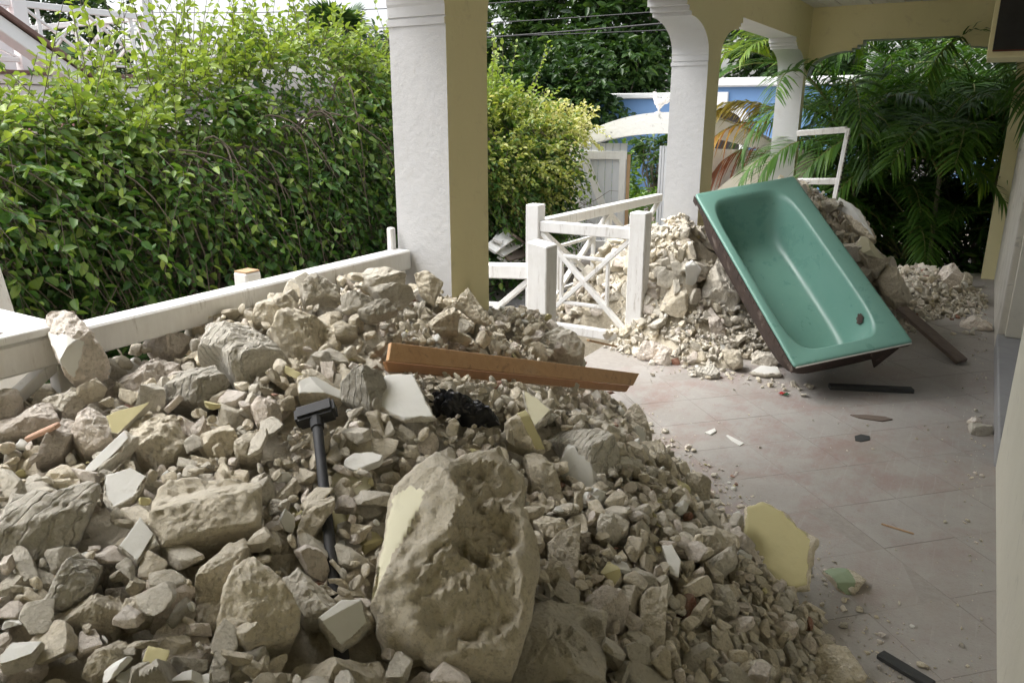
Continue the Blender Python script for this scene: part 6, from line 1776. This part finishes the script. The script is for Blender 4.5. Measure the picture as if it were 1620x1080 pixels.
# palms
def frond_mesh(seed, length, leaflet, elev, bend, n=42, mat='palm_leaf', tint=0.5, vang=0.5, droop=0.5, width=0.024):
    """pinnate frond growing from the origin towards +x, bowing under its weight"""
    g2 = np.random.default_rng(seed)
    K = 26
    pts, tang = [np.zeros(3)], []
    a = elev
    for k in range(K):
        d = np.array((math.cos(a), 0.02 * math.sin(k * 0.4 + seed), math.sin(a)))
        tang.append(d)
        pts.append(pts[-1] + d * length / K)
        a -= bend / K * (0.5 + 1.2 * k / K)
    pts = np.array(pts); tang.append(tang[-1]); tang = np.array(tang)
    V, Q, Tn = [], [], []
    def add(p, d, ln, w_, t_, sagv):
        d = unit(d)
        s_ = unit(np.cross(d, (0, 0, 1.0)) + g2.normal(0, 0.2, 3))
        b0 = len(V)
        for f, ww in ((0, 0.5), (0.3, 1.0), (0.65, 0.8), (1.0, 0.06)):
            q_ = p + d * ln * f + np.array((0, 0, -1.0)) * sagv * ln * f * f
            V.append(q_ + s_ * w_ * ww / 2); V.append(q_ - s_ * w_ * ww / 2)
            Tn.extend([t_, t_])
        for k in range(3):
            Q.append((b0 + k * 2, b0 + k * 2 + 1, b0 + k * 2 + 3, b0 + k * 2 + 2))
    for i in range(n):
        f = 0.16 + 0.84 * i / (n - 1)
        x = f * K
        k = min(int(x), K - 1)
        p = pts[k] + (pts[k + 1] - pts[k]) * (x - k)
        t_ = tang[k]
        up_ = unit(np.cross(np.cross(t_, (0, 0, 1.0)), t_) + 1e-6)
        lat = unit(np.cross(t_, up_))
        ln = leaflet * (0.35 + 0.65 * math.sin(math.pi * min(1, (f * 0.85 + 0.12)))) * g2.uniform(0.85, 1.1)
        for sg in (-1, 1):
            d = lat * sg * 0.85 + t_ * (0.55 + 0.5 * f) + up_ * vang * g2.uniform(0.6, 1.2) + g2.normal(0, 0.07, 3)
            add(p, d, ln, width * g2.uniform(0.8, 1.15), np.clip(tint + g2.normal(0, 0.14), 0, 1), droop * g2.uniform(0.6, 1.4))
    V2 = np.array(V); n0_ = len(V2)
    # rachis
    RV, RQ = [], []
    for k, p in enumerate(pts[::2]):
        r_ = 0.011 * length * (1 - 0.85 * k / len(pts[::2])) 
        for c_ in ((1, 0), (-0.5, 0.87), (-0.5, -0.87)):
            RV.append(p + np.array((0, c_[1] * r_, c_[0] * r_)))
    m_ = len(pts[::2])
    for k in range(m_ - 1):
        for c_ in range(3):
            RQ.append((n0_ + k * 3 + c_, n0_ + k * 3 + (c_ + 1) % 3, n0_ + k * 3 + 3 + (c_ + 1) % 3, n0_ + k * 3 + 3 + c_))
    me = mesh_np('frond', np.concatenate([V2, RV]), quads=np.array(Q + RQ), tint=np.concatenate([Tn, np.full(len(RV), 0.9)]), mat_idx=[0] * len(Q) + [1] * len(RQ))
    me.materials.append(M[mat]); me.materials.append(M['rachis'])
    return me
FRONDS = [frond_mesh(200 + k, 1.75, 0.46, R(58 + 6 * (k % 3)), R(95 + 14 * (k % 4)), 44, 'palm_leaf', 0.45, 0.45, 0.45) for k in range(7)]
BRIGHT = [frond_mesh(240 + k, 1.6, 0.46, R(60), R(105 + 12 * k), 40, 'palm_bright', 0.5, 0.4, 0.4, 0.03) for k in range(3)]
def place_frond(root, me, loc, az, roll=0.0, s_=1.0, pitch=0.0, name='frond'):
    o = bpy.data.objects.new(name, me)
    col.objects.link(o)
    o.parent = root
    o.location = Vector([float(x) for x in loc]) - root.location
    o.rotation_euler = (roll, pitch, az)
    o.scale = (s_, s_, s_)
    return o
def areca(x, y, nstem, label, seed, hgt=(0.9, 2.4), meshes=FRONDS, per=9, s_=1.0, z=GZ, group='areca palms behind the porch'):
    g2 = np.random.default_rng(seed)
    root = empty('areca_palm', (x, y, z), label, 'palm', group)
    for k in range(nstem):
        a, r_ = g2.uniform(0, 2 * math.pi), g2.uniform(0.05, 0.38)
        b0 = np.array((x + r_ * math.cos(a), y + r_ * math.sin(a), z))
        hh = g2.uniform(*hgt)
        t_ = b0 + np.array((math.cos(a) * 0.16 * hh, math.sin(a) * 0.16 * hh, hh))
        rr = g2.uniform(0.022, 0.034)
        pts, rad = [], []
        for q in np.linspace(0, 1, 13):
            pts.append(b0 + (t_ - b0) * q + np.array((0, 0, 0)) + np.array((math.cos(a), math.sin(a), 0)) * 0.05 * q * q)
            rad.append(rr * (1 - 0.25 * q) * (1.0 + 0.10 * (int(q * 12) % 2)))
        MB().tube(pts, rad, 8).build('stem', M['palm_stem'], root, smooth=True)
        for f in range(per):
            az = a + g2.normal(0, 1.4) if f < 2 else g2.uniform(0, 2 * math.pi)
            place_frond(root, meshes[int(g2.integers(len(meshes)))], pts[-1] - np.array((0, 0, 0.05 * (f % 3))), az, g2.normal(0, 0.18), s_ * g2.uniform(0.8, 1.15), g2.uniform(-0.25, 0.45))
    return root
for i, (x, y, ns, hg, lab) in enumerate([(-1.05, 10.3, 5, (0.7, 2.2), 'areca palm clump at the left of the end opening'), (-0.35, 10.0, 5, (0.3, 1.7), 'low areca palm clump with arching fronds in the middle of the end opening'),
                                         (0.25, 10.6, 5, (0.6, 2.3), 'areca palm clump at the right of the end opening'), (-0.6, 11.4, 6, (1.2, 2.8), 'tall areca palm clump deepest behind the end opening'),
                                         (0.9, 11.2, 4, (0.8, 2.5), 'areca palm clump half hidden by the right end post')]):
    areca(x, y, ns, lab, 300 + i, hg)
areca(1.15, 10.7, 3, 'brighter green palm glimpsed right of the black cabinet', 330, (1.3, 2.1), BRIGHT, 6)
for i, (x, y, z, rx, rz) in enumerate([(-0.9, 10.6, 0.25, 0.55, 0.6), (-0.1, 10.9, 0.2, 0.55, 0.65), (0.6, 10.5, 0.3, 0.5, 0.8), (-0.5, 12.0, 0.9, 1.1, 1.2), (0.8, 12.0, 1.1, 0.9, 1.4), (-1.6, 11.2, 0.3, 0.5, 0.7)]):
    bush('understory_shrub', ['dark low shrub under the palms, left in the end opening', 'dark low shrub under the palms, middle of the end opening', 'dark shrub under the palms by the right end post', 'tall dark shrub behind the palm stems',
                              'tall dark shrub farthest right behind the palms', 'dark shrub beside the leaning window frame'][i], 'shrub', (x, y, z), (rx, 0.5, rz), 260, 0.3, 8, 0.13, 'palm_leaf', 0.4, 0.15, 400 + i, GZ, 'shrubs under the palms', wide=0.3)
# fronds reaching in over the far column, and the bright and dying ones beyond it
ex = empty('areca_palm', (-1.5, 10.1, GZ), 'areca palm whose dark frond droops over the far column', 'palm', 'areca palms behind the porch')
MB().tube([(-1.5, 10.1, GZ), (-1.5, 10.05, 0.6), (-1.48, 9.95, 1.15)], [0.04, 0.032, 0.026], 8).build('stem', M['palm_stem'], ex, smooth=True)
for az, pt, s_ in ((R(-84), 0.05, 0.95), (R(-68), 0.12, 1.0), (R(-58), 0.3, 0.95), (R(-30), 0.2, 0.8), (R(-45), 0.0, 1.0)):
    place_frond(ex, FRONDS[int(az * 10) % 7], (-1.48, 9.95, 1.15), az, 0.1, s_, pt)
yp = empty('yellowing_palm', (-2.35, 8.9, GZ), 'palm with bright green and yellow orange fronds between the far columns', 'palm')
YP = np.array((-2.12, 10.3, 0))
MB().tube([YP + (0, 0, GZ), YP + (0.02, 0, 0.6), YP + (0.03, -0.02, 1.3), YP + (0.03, -0.05, 2.0)], [0.05, 0.045, 0.04, 0.03], 9).build('stem', M['palm_stem'], yp, smooth=True)
YEL = [frond_mesh(260, 1.35, 0.42, R(35), R(110), 38, 'palm_yellow', 0.35, 0.2, 0.7, 0.026), frond_mesh(261, 1.2, 0.36, R(10), R(80), 30, 'palm_dead', 0.6, 0.1, 1.1, 0.02), frond_mesh(262, 1.3, 0.4, R(30), R(100), 36, 'palm_yellow', 0.75, 0.2, 0.8, 0.024)]
for me_, dz_, az, roll, sc_, pt in ((BRIGHT[0], 2.0, 188, 0.2, 1.0, -0.05), (BRIGHT[1], 2.05, 215, -0.1, 1.0, -0.15), (BRIGHT[2], 1.95, 200, 0.1, 1.0, 0.15), (BRIGHT[2], 2.0, 165, 0.0, 0.9, -0.1), (BRIGHT[1], 2.05, 60, 0.0, 0.9, 0.0), (BRIGHT[0], 2.0, 245, 0.0, 0.8, 0.1),
                                    (YEL[0], 1.52, 196, 0.15, 1.15, 0.0), (YEL[2], 1.42, 208, 0.0, 1.05, 0.15), (YEL[0], 1.48, 184, 0.0, 1.0, -0.1), (YEL[1], 1.22, 204, 0.0, 0.95, 0.0), (YEL[1], 1.15, 190, 0.0, 0.8, 0.2)):
    place_frond(yp, me_, YP + (0.03, -0.05, dz_), R(az), roll, sc_, pt)
# fan palms in the distance
def fan_palm(x, y, ztop, r_, label, seed, mat='tree_leaf', z0=GZ):
    g2 = np.random.default_rng(seed)
    root = empty('fan_palm', (x, y, z0), label, 'palm', 'fan palms in the distance')
    MB().tube([(x, y, z0), (x + 0.05, y, (z0 + ztop) / 2), (x, y, ztop)], [0.14, 0.12, 0.12], 9).build('stem', M['palm_stem'], root, smooth=True)
    for f in range(26):
        V, Q, Tn = [], [], []
        az, el = g2.uniform(0, 2 * math.pi), g2.uniform(-0.6, 1.2)
        ax_ = np.array((math.cos(az) * math.cos(el), math.sin(az) * math.cos(el), math.sin(el)))
        hub = np.array((0, 0, 0.0)) + ax_ * r_ * 0.45
        sx_ = unit(np.cross(ax_, (0, 0, 1.0))); uy_ = np.cross(sx_, ax_)
        for k in range(22):
            t_ = (k / 21 - 0.5) * 4.0
            d = ax_ * math.cos(t_) + sx_ * math.sin(t_) + uy_ * 0.15
            w_ = unit(np.cross(d, uy_)) * r_ * 0.035
            L_ = r_ * 0.62 * (0.75 + 0.25 * math.cos(t_ * 0.6))
            b0 = len(V)
            for ff, ww in ((0.05, 0.3), (0.55, 1.0), (1.0, 0.08)):
                q_ = hub + d * L_ * ff + np.array((0, 0, -1)) * 0.25 * L_ * ff ** 3
                V += [q_ + w_ * ww, q_ - w_ * ww]
                Tn += [0.5 + 0.2 * g2.normal()] * 2
            Q += [(b0, b0 + 1, b0 + 3, b0 + 2), (b0 + 2, b0 + 3, b0 + 5, b0 + 4)]
        b0 = len(V)
        V += [np.zeros(3) + sx_ * 0.012, np.zeros(3) - sx_ * 0.012, hub - sx_ * 0.01, hub + sx_ * 0.01]; Tn += [0.5] * 4
        Q.append((b0, b0 + 1, b0 + 2, b0 + 3))
        link('fan_leaf', mesh_np('fan_leaf', np.array(V), quads=np.array(Q), tint=np.clip(Tn, 0, 1)), M[mat], root, (0, 0, ztop - z0))
fan_palm(-12.3, 18.2, 2.75, 1.25, 'fan palm just right of the near column', 71)
fan_palm(-13.6, 8.6, 2.15, 1.0, 'fan palm beside the balcony corner', 72)
fan_palm(-12.2, 13.2, 3.0, 1.1, 'fan palm rising above the hedge left of the near column', 73)

# overhead cables
for i, (a, b_, sag, lab) in enumerate([((-30, 17.0, 5.2), (2, 15.5, 4.0), 0.5, 'uppermost overhead cable crossing the trees'), ((-30, 17.0, 4.6), (2, 15.5, 3.7), 0.5, 'second overhead cable below the uppermost one'),
                                       ((-30, 16.8, 3.6), (2, 15.3, 3.55), 0.35, 'lowest thick overhead cable across the fan palm'), ((-30, 13.0, 4.1), (-4, 17.0, 3.3), 0.3, 'thin cable against the white sky above the hedge')]):
    a, b_ = np.array(a, float), np.array(b_, float)
    pts = [a + (b_ - a) * t_ - np.array((0, 0, sag * 4 * t_ * (1 - t_))) for t_ in np.linspace(0, 1, 30)]
    tag(MB().tube(pts, 0.018 if i == 2 else 0.012, 5).build('overhead_cable', M['wire'], None, smooth=True), lab, 'cable', 'overhead cables')
